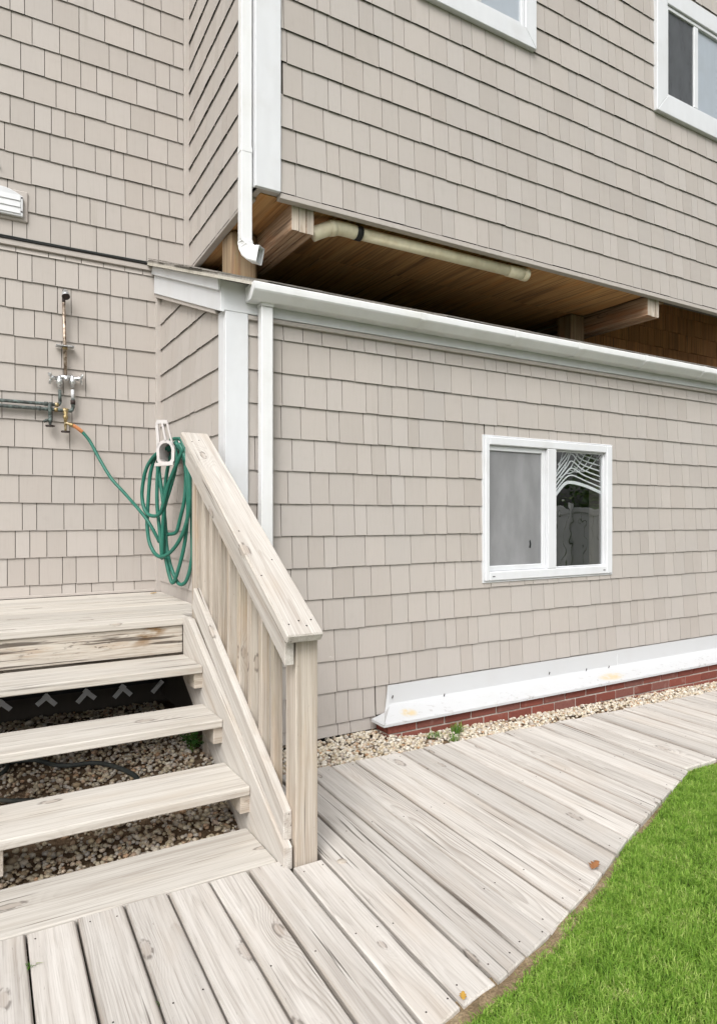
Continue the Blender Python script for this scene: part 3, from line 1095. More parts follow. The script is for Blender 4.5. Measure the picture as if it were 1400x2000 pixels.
def shingle_geo(poly, zb, e, t):
    """wedge: thickness t at the butt zb, thin at zb+e; local axes u, outward, z"""
    def dep(z):
        return 0.0025 + (t - 0.0025) * max(0.0, 1 - (z - zb) / (e * 1.06))
    n = len(poly)
    c = 0.0012
    V = [(p[0], 0.0, p[1]) for p in poly] + [(p[0], dep(p[1]), p[1]) for p in poly]
    Fc = [tuple(range(n, 2 * n))] + [(i, (i + 1) % n, (i + 1) % n + n, i + n) for i in range(1, n)]
    return V, [tuple(reversed(f)) for f in Fc]


class Siding:
    def __init__(self, owner):
        self.owner = owner
        self.items = []          # (area, part, matrix, key-or-None, V, F)

    def wall(self, part, origin, ud, nd, u0, u1, courses, holes=(), clip=None, mat=None, t=0.0125):
        ud, nd = Vector(ud).normalized(), Vector(nd).normalized()
        prev = None
        for zb, zt in courses:
            e = zt - zb
            uu = u0 - rnd.uniform(0, 0.12)
            while uu < u1:
                w = rnd.choice(WID)
                if u1 - (uu + w) < 0.04:
                    w = u1 - uu + 0.001
                a, b = max(uu, u0) + 0.0022, min(uu + w, u1) - 0.0022
                uu += w
                if b - a < 0.012:
                    continue
                jz = rnd.uniform(-0.0022, 0.0022) if e > 0.15 else 0
                for (p0, p1, q0, q1) in rect_minus((a, b, zb + jz, zt + 0.004), holes):
                    poly = [(p0, q0), (p1, q0), (p1, q1), (p0, q1)]
                    if clip:
                        poly = clip_half(poly, *clip)
                        if len(poly) < 3 or max(p[1] for p in poly) - min(p[1] for p in poly) < 0.01:
                            continue
                    tt = t + rnd.uniform(-0.0012, 0.0012)
                    base = Vector(origin) + ud * p0 + Vector((0, 0, q0))
                    loc = [(p[0] - p0, p[1] - q0) for p in poly]
                    rect = len(poly) == 4 and abs(q0 - zb - jz) < 1e-6 and abs(q1 - zt - 0.004) < 1e-6 and not clip
                    key = (round(p1 - p0, 3), round(q1 - q0, 2)) if rect else None
                    V, Fc = shingle_geo(loc, zb + jz - q0, e, tt)
                    mw = Matrix.Identity(4)
                    for i in range(3):
                        mw[i][0], mw[i][1], mw[i][2], mw[i][3] = ud[i], nd[i], (0, 0, 1)[i], base[i]
                    # size in the picture
                    pr = [project(mw @ Vector((p[0], 0.01, p[1]))) for p in loc]
                    area = 0
                    if all(pr):
                        cx = sum(p[0] for p in pr) / len(pr)
                        cy = sum(p[1] for p in pr) / len(pr)
                        if -20 < cx < 1420 and -20 < cy < 2020:
                            area = abs(sum(pr[i][0] * pr[(i + 1) % len(pr)][1] - pr[(i + 1) % len(pr)][0] * pr[i][1] for i in range(len(pr)))) / 2
                    self.items.append((area, part, mw, key, V, Fc, mat or M['siding']))

    def build(self, most=300):
        self.items.sort(key=lambda q: -q[0])
        V, Fc, off = [], [], 0
        for k, (area, part, mw, key, v, f, mat) in enumerate(self.items):
            if k < most and area > 60:
                ck = (key, mat.name, rnd.randrange(2)) if key else None
                if ck and ck in _sh:
                    m = _sh[ck]
                else:
                    m = me('shingle', v, f, mat)
                    if ck:
                        _sh[ck] = m
                link('shingle', m, part, mw)
            else:
                V += [mw @ Vector(p) for p in v]
                Fc += [tuple(i + off for i in q) for q in f]
                off += len(v)
        o = link('shingle_field', me('shingle_field', V, Fc, M['siding']), self.owner)
        o['kind'] = 'stuff'


def courses(z0, step, n, last=None):
    out = [(z0 + step * k, z0 + step * (k + 1)) for k in range(n)]
    if last:
        out.append((z0 + step * n, last))
    return out


# ---- the ground-floor addition --------------------------------------------------------------
YW = 3.456
XC = 1.228
ad = thing('ground_floor_addition', (3.5, 4.0, 0), 'low shingled room with white slider window on a red brick base under the overhang', 'building')
wf = slab('front_wall', XC + 0.012, 3.053, YW + 0.004, 3.62, -0.012, 2.42, M['sheath'], ad, 0)
slab('wall_panel', 4.262, 6.95, YW + 0.004, 3.62, -0.012, 2.42, M['sheath'], ad, 0)
slab('wall_panel', 3.053, 4.262, YW + 0.004, 3.62, -0.012, 0.87, M['sheath'], ad, 0)
slab('wall_panel', 3.053, 4.262, YW + 0.004, 3.62, 1.78, 2.42, M['sheath'], ad, 0)
ws = prism('side_wall', [(3.625, -0.012), (4.87, -0.012), (4.87, 2.98), (3.625, 2.50)], XC + 0.005, XC + 0.15, M['sheath'], ad)
slab('room_back', XC + 0.2, 6.9, 4.75, 4.85, -0.1, 2.9, M['room'], ad, 0)
slab('room_floor', XC + 0.2, 6.9, 3.64, 4.74, -0.1, -0.02, M['dark'], ad, 0)
slab('foundation_skirt', 1.36, 2.2, 3.50, 3.60, -0.2, -0.016, M['dark'], ad, 0)

WX0, WX1, WZ0, WZ1 = 3.018, 4.296, 0.834, 1.811
sid = Siding(ad)
cs = [(-0.018, 0.055)] + courses(0.055, 0.1839, 12, 2.345)
sid.wall(wf, (0, YW, 0), (1, 0, 0), (0, -1, 0), 1.335, 6.9, cs,
         holes=[(WX0 + 0.006, WX1 - 0.006, WZ0 + 0.004, WZ1 - 0.004), (2.258, 7.0, -0.1, 0.226), (2.165, 2.26, -0.1, 0.062)])
sid.wall(ws, (XC, 0, 0), (0, 1, 0), (-1, 0, 0), 3.5, 4.862, courses(0.073 + 0.1839 * 3, 0.1839, 13), clip=(2.42 - 3.485 * 0.358, 0.358))
sid.build(300)

# trims
slab('corner_board', 1.205, 1.334, 3.428, 3.452, 0.0, 2.377, M['white'], ad, 0.003, along='z')
slab('corner_board', 1.205, 1.227, 3.453, 3.545, 0.0, 2.385, M['white'], ad, 0.003, along='z')
slab('fascia_board', 1.19, 6.95, 3.425, 3.452, 2.372, 2.531, M['white'], ad, 0.002)
slab('frieze_channel', 1.336, 6.95, 3.432, 3.4535, 2.345, 2.370, M['trim'], ad, 0.002)
prism('rake_board', [(3.426, 2.362), (3.426, 2.536), (4.868, 3.064), (4.868, 2.872)], 1.178, 1.2, M['white'], ad, bev=0.002)
prism('rake_moulding', [(3.424, 2.470), (3.424, 2.5355), (4.868, 3.064), (4.868, 3.005)], 1.16, 1.1775, M['white'], ad, bev=0.004)
prism('rake_channel', [(3.55, 2.382), (3.55, 2.408), (4.868, 2.872), (4.868, 2.845)], 1.186, 1.2265, M['trim'], ad, bev=0.002)
slab('corner_channel', 1.188, 1.2265, 4.843, 4.878, 0.735, 2.86, M['trim'], ad, 0.002, along='z')
roof = prism('roof', [(3.337, 2.517), (3.337, 2.529), (4.868, 3.106), (4.868, 3.088)], 1.135, 6.95, M['roof'], ad)
prism('drip_edge', [(3.332, 2.5), (3.332, 2.5165), (4.868, 3.0875), (4.868, 3.066)], 1.128, 6.95, M['drip'], ad)
slab('eave_wall_end', 6.96, 9.5, 3.46, 4.3, -0.2, 2.6, M['sheath'], ad, 0)
yk = 3.330
k = 0
while yk < 4.78:
    w_ = 0.16
    zk = 2.529 + 0.3769 * (yk + w_ / 2 - 3.337) + 0.0045 + 0.0015 * (k % 2)
    x0 = 1.105 + rnd.uniform(0, 0.03)
    xe = 6.94
    while x0 < xe:
        ln = (xe - x0) if k > 1 else rnd.choice((0.28, 0.31, 0.34))
        yo = rnd.uniform(-0.008, 0.006)
        beam('roof_shingle', (x0, yk + w_ / 2 + yo, zk + rnd.uniform(-0.001, 0.002)), (min(x0 + ln - 0.004, xe), yk + w_ / 2 + yo, zk + rnd.uniform(-0.001, 0.002)), w_, 0.0055, M['roof'], roof, (0, 1, 0.373), 0)
        x0 += ln
    yk += 0.135
    k += 1

# white metal flashing over the brick base
fl_out = [(2.112, 3.276), (6.95, 3.276)]
fv = []
prof = [(3.437, 0.232), (3.436, 0.118), (3.428, 0.106), (3.282, 0.058), (3.276, 0.052), (3.276, 0.036)]
for (y, z), xl in zip(prof, (2.249, 2.257, 2.25, 2.122, 2.112, 2.112)):
    fv.append((xl, y, z))
    fv.append((6.95, y, z))
ff = [(2 * i, 2 * i + 1, 2 * i + 3, 2 * i + 2) for i in range(len(prof) - 1)]
nb = len(fv)
fv += [(2.222, 3.4385, 0.07), (2.112, 3.415, 0.052), (2.112, 3.415, 0.036), (2.246, 3.44, 0.23)]
ff += [(nb, nb + 1, 8, 6), (nb, 6, 4), (nb + 1, nb + 2, 10, 8), (nb + 3, nb, 4, 2, 0)]
fm = me('flashing', fv, ff, M['flash'])
bm = bmesh.new()
bm.from_mesh(fm)
bmesh.ops.recalc_face_normals(bm, faces=list(bm.faces))
bm.to_mesh(fm)
bm.free()
fl = link('flashing', fm, ad)
sm_ = fl.modifiers.new('thickness', 'SOLIDIFY')
sm_.thickness = 0.0025
sm_.offset = 1.0
for x, y, z in [(2.272, 3.4355, 0.150), (2.66, 3.42, 0.112), (4.0, 3.428, 0.118), (4.24, 3.42, 0.112), (3.62, 3.434, 0.135)]:
    beam('flashing_mark', (x, y - 0.004, z), (x + 0.004, y - 0.006, z + 0.018), 0.006, 0.003, M['iron'], fl, (1, 0, 0), 0)
beam('flashing_seam', (4.36, 3.4335, 0.205), (4.362, 3.4325, 0.118), 0.004, 0.002, M['gutter'], fl, (1, 0, 0), 0)

# brick base with each brick set in mortar
base = slab('brick_base', 2.166, 6.95, 3.310, 3.44, -0.25, 0.040, M['mortar'], ad, 0)
BL, BH, JT = 0.203, 0.057, 0.0105
for row in range(4):
    zt = 0.040 - row * (BH + JT) - 0.001
    x = 2.157 - (0.107 if row % 2 else 0)
    while x < 6.9:
        a, b = max(x, 2.157), min(x + BL, 6.94)
        if b - a > 0.03:
            ln = round(b - a, 3)
            link('brick', box_mesh(ln, 0.03, BH, M['brick'], 0.003), base,
                 Matrix.Translation((a + ln / 2, 3.303 + 0.015 + rnd.uniform(-0.002, 0.002), zt - BH / 2)))
        x += BL + JT
    link('brick', box_mesh(0.03, 0.10, BH, M['brick'], 0.003), base, Matrix.Translation((2.1735 + rnd.uniform(-0.002, 0.002), 3.384, zt - BH / 2)))

# the slider window
win = slab('window', WX0 + 0.02, WX1 - 0.02, 3.462, 3.47, WZ0 + 0.01, WZ0 + 0.02, M['white'], ad, 0)


def bars(parent, name, x0, x1, z0, z1, wl, wr, wb, wt, y0, y1, mat, bev=0.003):
    """a rectangular frame of four bars"""
    slab(name, x0, x0 + wl, y0, y1, z0, z1, mat, parent, bev, along='z')
    slab(name, x1 - wr, x1, y0, y1, z0, z1, mat, parent, bev, along='z')
    slab(name, x0 + wl, x1 - wr, y0 + 0.0006, y1, z0, z0 + wb, mat, parent, bev)
    slab(name, x0 + wl, x1 - wr, y0 + 0.0006, y1, z1 - wt, z1, mat, parent, bev)


bars(win, 'frame_bar', WX0, WX1, WZ0, WZ1, 0.04, 0.064, 0.062, 0.055, 3.424, 3.49, M['white'], 0.006)
bars(win, 'nailing_fin', WX0 - 0.012, WX1 + 0.012, WZ0 - 0.012, WZ1 + 0.012, 0.011, 0.011, 0.011, 0.011, 3.436, 3.46, M['white'], 0.002)
slab('mullion', 3.604, 3.690, 3.4245, 3.485, WZ0 + 0.062, WZ1 - 0.055, M['white'], win, 0.004, along='z')
bars(win, 'sash_bar', 3.0585, 3.6035, WZ0 + 0.063, WZ1 - 0.056, 0.014, 0.034, 0.036, 0.034, 3.450, 3.475, M['white'], 0.003)
link('screen', me('screen', [(3.06, 3.462, WZ0 + 0.08), (3.60, 3.462, WZ0 + 0.08), (3.60, 3.462, WZ1 - 0.08), (3.06, 3.462, WZ1 - 0.08)], [(0, 1, 2, 3)], M['screen']), win)
bars(win, 'sash_bar', 3.691, 4.231, WZ0 + 0.063, WZ1 - 0.056, 0.006, 0.012, 0.008, 0.010, 3.452, 3.475, M['white'], 0.002)
for x0, x1, y in ((3.06, 3.60, 3.480), (3.692, 4.229, 3.464)):
    link('pane', me('pane', [(x0, y, WZ0 + 0.065), (x1, y, WZ0 + 0.065), (x1, y, WZ1 - 0.058), (x0, y, WZ1 - 0.058)], [(0, 1, 2, 3)], M['glass']), win)
tv = [(3.452, 3.4605, 1.050), (3.47, 3.4605, 1.046), (3.474, 3.4605, 1.075), (3.466, 3.4605, 1.105), (3.455, 3.4605, 1.098), (3.459, 3.4605, 1.075)]
link('screen_tear', me('screen_tear', tv, [tuple(range(6))], M['black']), win)
for x in (3.08, 4.19):
    slab('weep_slot', x, x + 0.022, 3.4225, 3.4238, WZ0 + 0.026, WZ0 + 0.032, M['dark'], win, 0)
# grey curtain behind the left sash; strips behind the right pane imitate reflected lines
cv, cf = [], []
for i in range(41):
    x = 3.04 + 0.6 * i / 40
    y = 3.60 + 0.012 * math.sin(i * 1.3)
    cv += [(x, y, 0.8), (x, y, 1.9)]
cf = [(2 * i, 2 * i + 1, 2 * i + 3, 2 * i + 2) for i in range(40)]
tag(link('curtain', me('curtain', cv, cf, M['curtain'], True)), 'plain grey curtain behind the screened left half of the slider window', 'curtain')
refl_lines = thing('reflection_lines', (3.95, 3.49, 1.5), 'pale curved strips added behind the right pane of the slider window to imitate reflected lines', 'curtain')


def ribbon(pts_, w_, name='reflection_strand'):
    pts_ = smooth_path(pts_, 6)
    V, Fc = [], []
    for i, p in enumerate(pts_):
        t_ = (pts_[min(i + 1, len(pts_) - 1)] - pts_[max(i - 1, 0)]).normalized()
        s_ = Vector((-t_.z, 0, t_.x)) * w_ / 2
        for yy_ in (0, 0.003):
            V += [p + s_ + Vector((0, yy_, 0)), p - s_ + Vector((0, yy_, 0))]
        if i:
            a = 4 * (i - 1)
            Fc += [(a, a + 1, a + 5, a + 4), (a + 2, a + 6, a + 7, a + 3), (a, a + 4, a + 6, a + 2), (a + 1, a + 3, a + 7, a + 5)]
    return link(name, me(name, V, Fc, M['refl_lines']), refl_lines)


for k in range(7):
    z = 1.40 + 0.042 * k
    ribbon([(3.72 + 0.012 * k, 3.488 + 0.003 * k, z), (3.84 + 0.01 * k, 3.488 + 0.003 * k, z + 0.11), (3.93, 3.488 + 0.003 * k, z + 0.125 + 0.012 * k), (4.08 - 0.01 * k, 3.488 + 0.003 * k, z + 0.10), (4.24, 3.488 + 0.003 * k, z + 0.055)], 0.009 + (0.014 if k == 0 else 0.0))
for k in range(6):
    ribbon([(3.72 + 0.05 * k, 3.512, 1.50 + 0.03 * k), (3.80 + 0.06 * k, 3.512, 1.62), (3.86 + 0.085 * k, 3.512, 1.78)], 0.007)

# ---- gutter and its downspout -----------------------------------------------------------------
gut = thing('gutter', (3.5, 3.36, 2.46), 'white gutter along the eave over the slider window, with its downspout beside the corner board', 'gutter')
gp = [(3.423, 2.506), (3.423, 2.430), (3.345, 2.428), (3.339, 2.431), (3.303, 2.466), (3.298, 2.474), (3.297, 2.490), (3.297, 2.505), (3.303, 2.511), (3.311, 2.509)]
GX0, GX1 = 1.318, 6.95
bmv, bmf = [], []
for x in (GX0, GX1):
    bmv += [(x, y, z) for y, z in gp]
ng = len(gp)
bmf += [(i, i + 1, i + 1 + ng, i + ng) for i in range(ng - 1)]
tr_ = link('trough', me('trough', bmv, bmf, M['gutter']), gut)
tm = tr_.modifiers.new('thickness', 'SOLIDIFY')
tm.thickness = 0.002
prism('end_cap', gp[:9], GX0 - 0.003, GX0 - 0.0005, M['gutter'], gut)
for x in (2.41, 3.18, 3.79, 4.53, 5.28, 6.1):
    pb = [(y - (0.005 if i > 2 else 0), z - (0.005 if i in (1, 2, 3, 4) else 0)) for i, (y, z) in enumerate(gp[1:9])]
    o = link('joint_cover', me('joint_cover', [(x + d, y, z) for d in (-0.018, 0.018) for y, z in pb], [(i, i + 1, i + 9, i + 8) for i in range(7)], M['gutter']), gut)
    sm2 = o.modifiers.new('thickness', 'SOLIDIFY')
    sm2.thickness = 0.0022


def box_tube(name, path, frames, mat, parent, seg_crease=None):
    """rectangular tube; frames gives half-size vectors per point"""
    V, Fc = [], []
    c = Vector(path[0])
    for p, (a, b) in zip(path, frames):
        p, a, b = Vector(p) - c, Vector(a), Vector(b)
        ch = 0.14
        for s, t in ((-1, -1 + ch), (-1 + ch, -1), (1 - ch, -1), (1, -1 + ch), (1, 1 - ch), (1 - ch, 1), (-1 + ch, 1), (-1, 1 - ch)):
            V.append(p + a * s + b * t)
    for i in range(len(path) - 1):
        for k in range(8):
            Fc.append((i * 8 + k, i * 8 + (k + 1) % 8, (i + 1) * 8 + (k + 1) % 8, (i + 1) * 8 + k))
    m = me(name, V, Fc, mat)
    bm = bmesh.new()
    bm.from_mesh(m)
    bmesh.ops.recalc_face_normals(bm, faces=list(bm.faces))
    bm.to_mesh(m)
    bm.free()
    o = link(name, m, parent, Matrix.Translation(c))
    md = o.modifiers.new('thickness', 'SOLIDIFY')
    md.thickness = 0.0018
    return o


fa, fb = (0.034, 0, 0), (0, 0.027, 0)
box_tube('downspout', [(1.421, 3.397, 0.06), (1.421, 3.397, 2.425)], [(fa, fb)] * 2, M['gutter'], gut)
box_tube('outlet', [(1.421, 3.394, 2.41), (1.421, 3.385, 2.436)], [((0.038, 0, 0), (0, 0.031, 0))] * 2, M['gutter'], gut)

# ---- the house: tall left body and overhanging upper storey -----------------------------------
hs_ = thing('house', (1.0, 6.5, 0), 'tall beige shingled house with its upper storey overhanging the low room', 'building')
YL = 4.88
wl = slab('rear_wall', -2.6, 7.0, YL + 0.004, 6.5, -0.3, 3.06, M['sheath'], hs_, 0)
wl2 = slab('rear_wall', -2.6, 1.43, YL + 0.004, 6.5, 3.061, 6.4, M['sheath'], hs_, 0)
hsid = Siding(hs_)
c1 = [(0.736, 0.817)] + courses(0.817, 0.1813, 12, 3.028)
hsid.wall(wl, (0, YL, 0), (1, 0, 0), (0, -1, 0), -2.2, 1.192, c1)
VX0, VX1, VZ0, VZ1 = 0.06, 0.366, 3.192, 3.392
hsid.wall(wl2, (0, YL, 0), (1, 0, 0), (0, -1, 0), -2.2, 1.392, courses(3.087, 0.1835, 17), holes=[(VX0 + 0.004, VX1 - 0.004, VZ0 + 0.004, VZ1 - 0.004)])
YU, XU = 3.45, 1.386
ZU = 3.085
wu = slab('upper_front_wall', 1.41, 7.0, YU + 0.004, 3.62, ZU + 0.02, 6.4, M['sheath'], hs_, 0)
# upper front windows
UX0, UX1, UZ0, UZ1 = 4.82, 6.35, 4.562, 5.62
VX2, VX3, VZ2, VZ3 = 2.45, 3.478, 4.562, 5.9
hsid.wall(wu, (0, YU, 0), (1, 0, 0), (0, -1, 0), 1.528, 6.95, courses(ZU + 0.004, 0.1845, 18),
          holes=[(UX0 + 0.004, UX1 - 0.004, UZ0 + 0.004, UZ1 - 0.004), (VX2 + 0.004, VX3 - 0.004, VZ2 + 0.004, VZ3 - 0.004)])
A2, B2 = Vector((XU + 0.006, YU, 0)), Vector((1.437, YL, 0))
sd_ = (B2 - A2).normalized()
sn_ = Vector((-sd_.y, sd_.x, 0))
SLn = (B2 - A2).length
wsd = beam('upper_side_wall', A2 + sd_ * (SLn / 2 + 0.06) - sn_ * 0.045 + Vector((0, 0, ZU + 0.01)), A2 + sd_ * (SLn / 2 + 0.06) - sn_ * 0.045 + Vector((0, 0, 6.4)), SLn - 0.12, 0.08, M['sheath'], hs_, sd_, 0)
hsid.wall(wsd, A2, sd_, sn_, 0.1, SLn - 0.004, courses(ZU - 0.004, 0.1845, 18))
hsid.build(300)
slab('upper_core', 1.62, 7.0, 3.75, 6.4, 3.62, 6.4, M['dark'], hs_, 0)

slab('corner_board', XU - 0.012, 1.527, YU - 0.024, YU + 0.001, ZU - 0.004, 6.4, M['white'], hs_, 0.003, along='z')
slab('corner_board', XU - 0.012, XU + 0.012, YU + 0.002, YU + 0.105, ZU - 0.002, 6.4, M['white'], hs_, 0.003, along='z')
slab('corner_channel', 1.392, 1.432, YL - 0.032, YL + 0.002, 3.05, 6.4, M['trim'], hs_, 0.002, along='z')
slab('base_trim', -2.2, 1.187, YL - 0.019, YL + 0.001, 0.7345, 0.752, M['trim'], hs_, 0.002)
slab('belt_trim', -2.2, 1.19, YL - 0.024, YL + 0.001, 3.028, 3.062, M['trim'], hs_, 0.002)
slab('corner_underside', XU - 0.008, 1.60, YU + 0.002, YU + 0.14, ZU - 0.002, ZU + 0.008, M['trim'], hs_, 0)
slab('lower_lip', 1.528, 6.95, YU - 0.010, YU + 0.040, ZU - 0.030, ZU + 0.0015, M['trim'], hs_, 0.002)
beam('lower_lip', A2 + sd_ * 0.11 + sn_ * (-0.012) + Vector((0, 0, ZU - 0.012)), A2 + sd_ * (SLn - 0.01) + sn_ * (-0.012) + Vector((0, 0, ZU - 0.012)), 0.045, 0.018, M['trim'], hs_, sn_, 0.002)

# under the overhang: plywood panels, beams on pilings, raw cedar wall
ZS = ZU - 0.008
for a, b in ((1.43, 2.62), (2.624, 3.84), (3.844, 4.80)):
    slab('soffit_panel', a, b, YU + 0.042, 4.16, ZS, ZS + 0.012, M['ply'], hs_, 0, along='y')
    slab('soffit_panel', a, b, 4.164, YL, ZS + 0.001, ZS + 0.013, M['ply'], hs_, 0, along='y')
for xb, nply in ((1.623, 3), (4.815, 3)):
    bh = 0.158
    for k in range(nply):
        x0 = xb + 0.048 * k
        bo = slab('floor_beam', x0, x0 + 0.0445, YU + 0.047 + 0.004 * (k % 2), 4.86, ZS - bh - 0.002 * k, ZS - 0.002, M['beam'], hs_, 0.003, along='y')
        slab('sawn_end', x0 + 0.001, x0 + 0.0435, YU + 0.042 + 0.004 * (k % 2), YU + 0.0468 + 0.004 * (k % 2), ZS - bh - 0.002 * k + 0.001, ZS - 0.003, M['beam_end'], bo, 0, along='z')
for x0, y0 in ((1.445, 4.0), (4.63, 4.12)):
    slab('piling', x0, x0 + 0.176, y0, y0 + 0.19, 2.5, ZS - 0.001, M['piling'], hs_, 0.02, along='z')
slab('bay_header', 4.96, 5.03, YU + 0.05, 4.3, ZS - 0.03, 3.6, M['beam'], hs_, 0, along='y')
bayw = slab('bay_wall', 4.97, 9.5, 4.31, 4.36, 2.6, 3.6, M['dark'], hs_, 0)
for row in range(5):
    x = 5.0 - rnd.uniform(0, 0.1)
    while x < 7.6:
        w_ = rnd.choice((0.1, 0.13, 0.16))
        o = slab('cedar_shingle', x + 0.002, x + w_ - 0.002, 4.28 + rnd.uniform(0, 0.004), 4.309, 2.64 + 0.178 * row + rnd.uniform(-0.004, 0.004), 2.64 + 0.178 * (row + 1) - 0.004, M['cedar'], bayw, 0, along='z')
        x += w_
for y in (3.62, 3.98):
    slab('bay_joist', 5.035, 9.5, y, y + 0.04, 3.38, 3.6, M['beam'], hs_, 0)
slab('bay_ceiling', 4.97, 9.5, YU + 0.05, 4.31, 3.602, 3.618, M['ply'], hs_, 0)
slab('inner_skirt', 1.53, 7.0, YU + 0.0405, YU + 0.047, ZS + 0.014, 3.6, M['ply'], hs_, 0)


def upper_window(x0, x1, z0, z1, xm, casing, cz):
    w = slab('window', x0 + casing, x1 - casing, 3.47, 3.478, z0 + 0.02, z0 + 0.03, M['white'], hs_, 0)
    yb = YU - 0.040
    # mitred casing
    for i, (quad) in enumerate([((x0, z0), (x1, z0), (x1 - casing, z0 + cz), (x0 + casing, z0 + cz)), ((x1, z0), (x1, z1), (x1 - casing, z1 - cz), (x1 - casing, z0 + cz)),
                                ((x1, z1), (x0, z1), (x0 + casing, z1 - cz), (x1 - casing, z1 - cz)), ((x0, z1), (x0, z0), (x0 + casing, z0 + cz), (x0 + casing, z1 - cz))]):
        prism('casing', list(quad), yb, YU + 0.002, M['white'], w, axis='y', bev=0.004)
    a0, a1, b0, b1 = x0 + casing + 0.002, x1 - casing - 0.002, z0 + cz + 0.002, z1 - cz - 0.002
    bars(w, 'frame_bar', a0, a1, b0, b1, 0.026, 0.026, 0.03, 0.03, YU - 0.026, YU + 0.02, M['white'], 0.003)
    slab('mullion', xm - 0.025, xm + 0.035, YU - 0.024, YU + 0.02, b0 + 0.031, b1 - 0.031, M['white'], w, 0.004, along='z')
    link('screen', me('screen', [(a0 + 0.027, YU - 0.011, b0 + 0.031), (xm - 0.026, YU - 0.011, b0 + 0.031), (xm - 0.026, YU - 0.011, b1 - 0.031), (a0 + 0.027, YU - 0.011, b1 - 0.031)], [(0, 1, 2, 3)], M['screen_dark']), w)
    for p, q, y in ((a0 + 0.027, xm - 0.026, YU - 0.006), (xm + 0.036, a1 - 0.027, YU - 0.008)):
        link('pane', me('pane', [(p, y, b0 + 0.031), (q, y, b0 + 0.031), (q, y, b1 - 0.031), (p, y, b1 - 0.031)], [(0, 1, 2, 3)], M['glass_sky']), w)
    slab('room_back', a0, xm, YU - 0.002, YU + 0.002, b0 + 0.02, b1 - 0.02, M['room'], w, 0)
    slab('sky_panel', xm + 0.001, a1, YU - 0.003, YU + 0.002, b0 + 0.02, b1 - 0.02, M['sky_panel'], w, 0)  # pale panel added behind the pane to imitate reflected sky


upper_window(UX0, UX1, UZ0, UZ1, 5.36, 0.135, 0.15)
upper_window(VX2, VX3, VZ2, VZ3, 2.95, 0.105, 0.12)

# upper downspout with its kicked-out elbow
ds = thing('upper_downspout', (1.35, 3.5, 3.0), 'white downspout with an open elbow hanging beside the upper corner board', 'downspout')
dx, dy = 1.333, 3.474
fa, fb = Vector((0.031, 0, 0)), Vector((0, 0.026, 0))
box_tube('pipe', [(dx, dy, 3.27), (dx, dy, 6.4)], [(fa, fb)] * 2, M['gutter'], ds)
ep, ef = [(dx, dy, 3.30), (dx, dy, 2.79)], [(fa * 1.04, fb * 1.04), (fa * 1.04, fb * 1.04)]
kd = Vector((0.62, -0.78, 0)).normalized()
for i in range(1, 10):
    a = math.radians(78) * i / 9
    p = Vector((dx, dy, 2.79)) + kd * 0.095 * (1 - math.cos(a)) + Vector((0, 0, -0.095 * math.sin(a)))
    t_ = kd * math.sin(a) + Vector((0, 0, -math.cos(a)))
    sidev = Vector((kd.y, -kd.x, 0)) * -1
    nrm_ = t_.cross(sidev)
    f = i / 9
    rip = 1.06 if i % 2 else 1.0
    ef.append(((fa.lerp(sidev * 0.031, min(1, f * 1.6))) * 1.04 * rip, (fb.lerp(nrm_ * -0.04, min(1, f * 1.6))) * 1.04 * rip))
    ep.append(p)
ep.append(ep[-1] + t_ * 0.02)
ef.append((sidev * 0.032, nrm_ * -0.046))
box_tube('elbow', ep, ef, M['gutter'], ds)
box_tube('elbow_crimp', [(dx, dy, 3.265), (dx, dy, 3.29)], [(fa * 1.1, fb * 1.1)] * 2, M['gutter'], ds)

# drain pipe slung under the soffit
dp = thing('drain_pipe', (2.6, 3.54, 3.03), 'yellowed plastic drain pipe with black coupling slung under the overhang', 'pipe')
pz, py = ZS - 0.056, YU + 0.10
tube('pipe', [(2.11, py, pz), (3.42, py, pz + 0.004)], 0.038, M['pvc'], dp, 18)
tube('coupling', [(3.33, py, pz + 0.003), (3.47, py, pz + 0.003)], 0.0425, M['pvc'], dp, 18)
lathe('end_cap', (3.47, py, pz + 0.003), (1, 0, 0), [(0, 0.046), (0.045, 0.046), (0.05, 0.041), (0.0505, 0)], M['pvc'], dp, 18)
tube('black_coupling', [(2.075, py, pz), (2.115, py, pz)], 0.046, M['black'], dp, 18)
tube('elbow', smooth_path([(2.08, py, pz), (2.0, py, pz + 0.003), (1.92, py, pz - 0.006), (1.85, py + 0.02, pz - 0.035), (1.80, py + 0.035, pz - 0.06)], 5), 0.043, M['pvc'], dp, 18)
tube('collar', [(1.935, py, pz - 0.003), (1.90, py + 0.004, pz - 0.012)], 0.048, M['pvc'], dp, 18)

# dryer vent, little bracket and cable on the left wall
vent = thing('dryer_vent', (0.2, 4.84, 3.2), 'white louvred dryer vent hood at the left edge of the wall', 'vent')
slab('mounting_block', VX0, VX1, YL - 0.022, YL + 0.003, VZ0, VZ1, M['trim'], vent, 0.006)
arc = [(0.085, 3.215), (0.335, 3.215)]
for i in range(13):
    t_ = i / 12
    arc.append((0.335 - 0.25 * t_, 3.345 + 0.042 * math.sin(math.pi * t_)))
prism('hood', arc, YL - 0.048, YL - 0.0225, M['white'], vent, axis='y', bev=0.003)
for k in range(3):
    zb = 3.228 + 0.042 * k
    prism('louvre', [(YL - 0.0485, zb), (YL - 0.0485, zb + 0.038), (YL - 0.0545, zb + 0.002)], 0.10, 0.318, M['white'], vent)
for z in (3.245, 3.335):
    lathe('screw', (0.327, YL - 0.0482, z), (0, -1, 0), [(0, 0.0055), (0.002, 0.0055), (0.0025, 0.0)], M['iron'], vent, 8)
hk = thing('wall_hook', (0.2, 4.85, 3.52), 'tiny grey metal hook screwed to the wall above the dryer vent', 'hook')
slab('plate', 0.178, 0.206, YL - 0.016, YL - 0.011, 3.515, 3.53, M['chrome'], hk, 0.001)
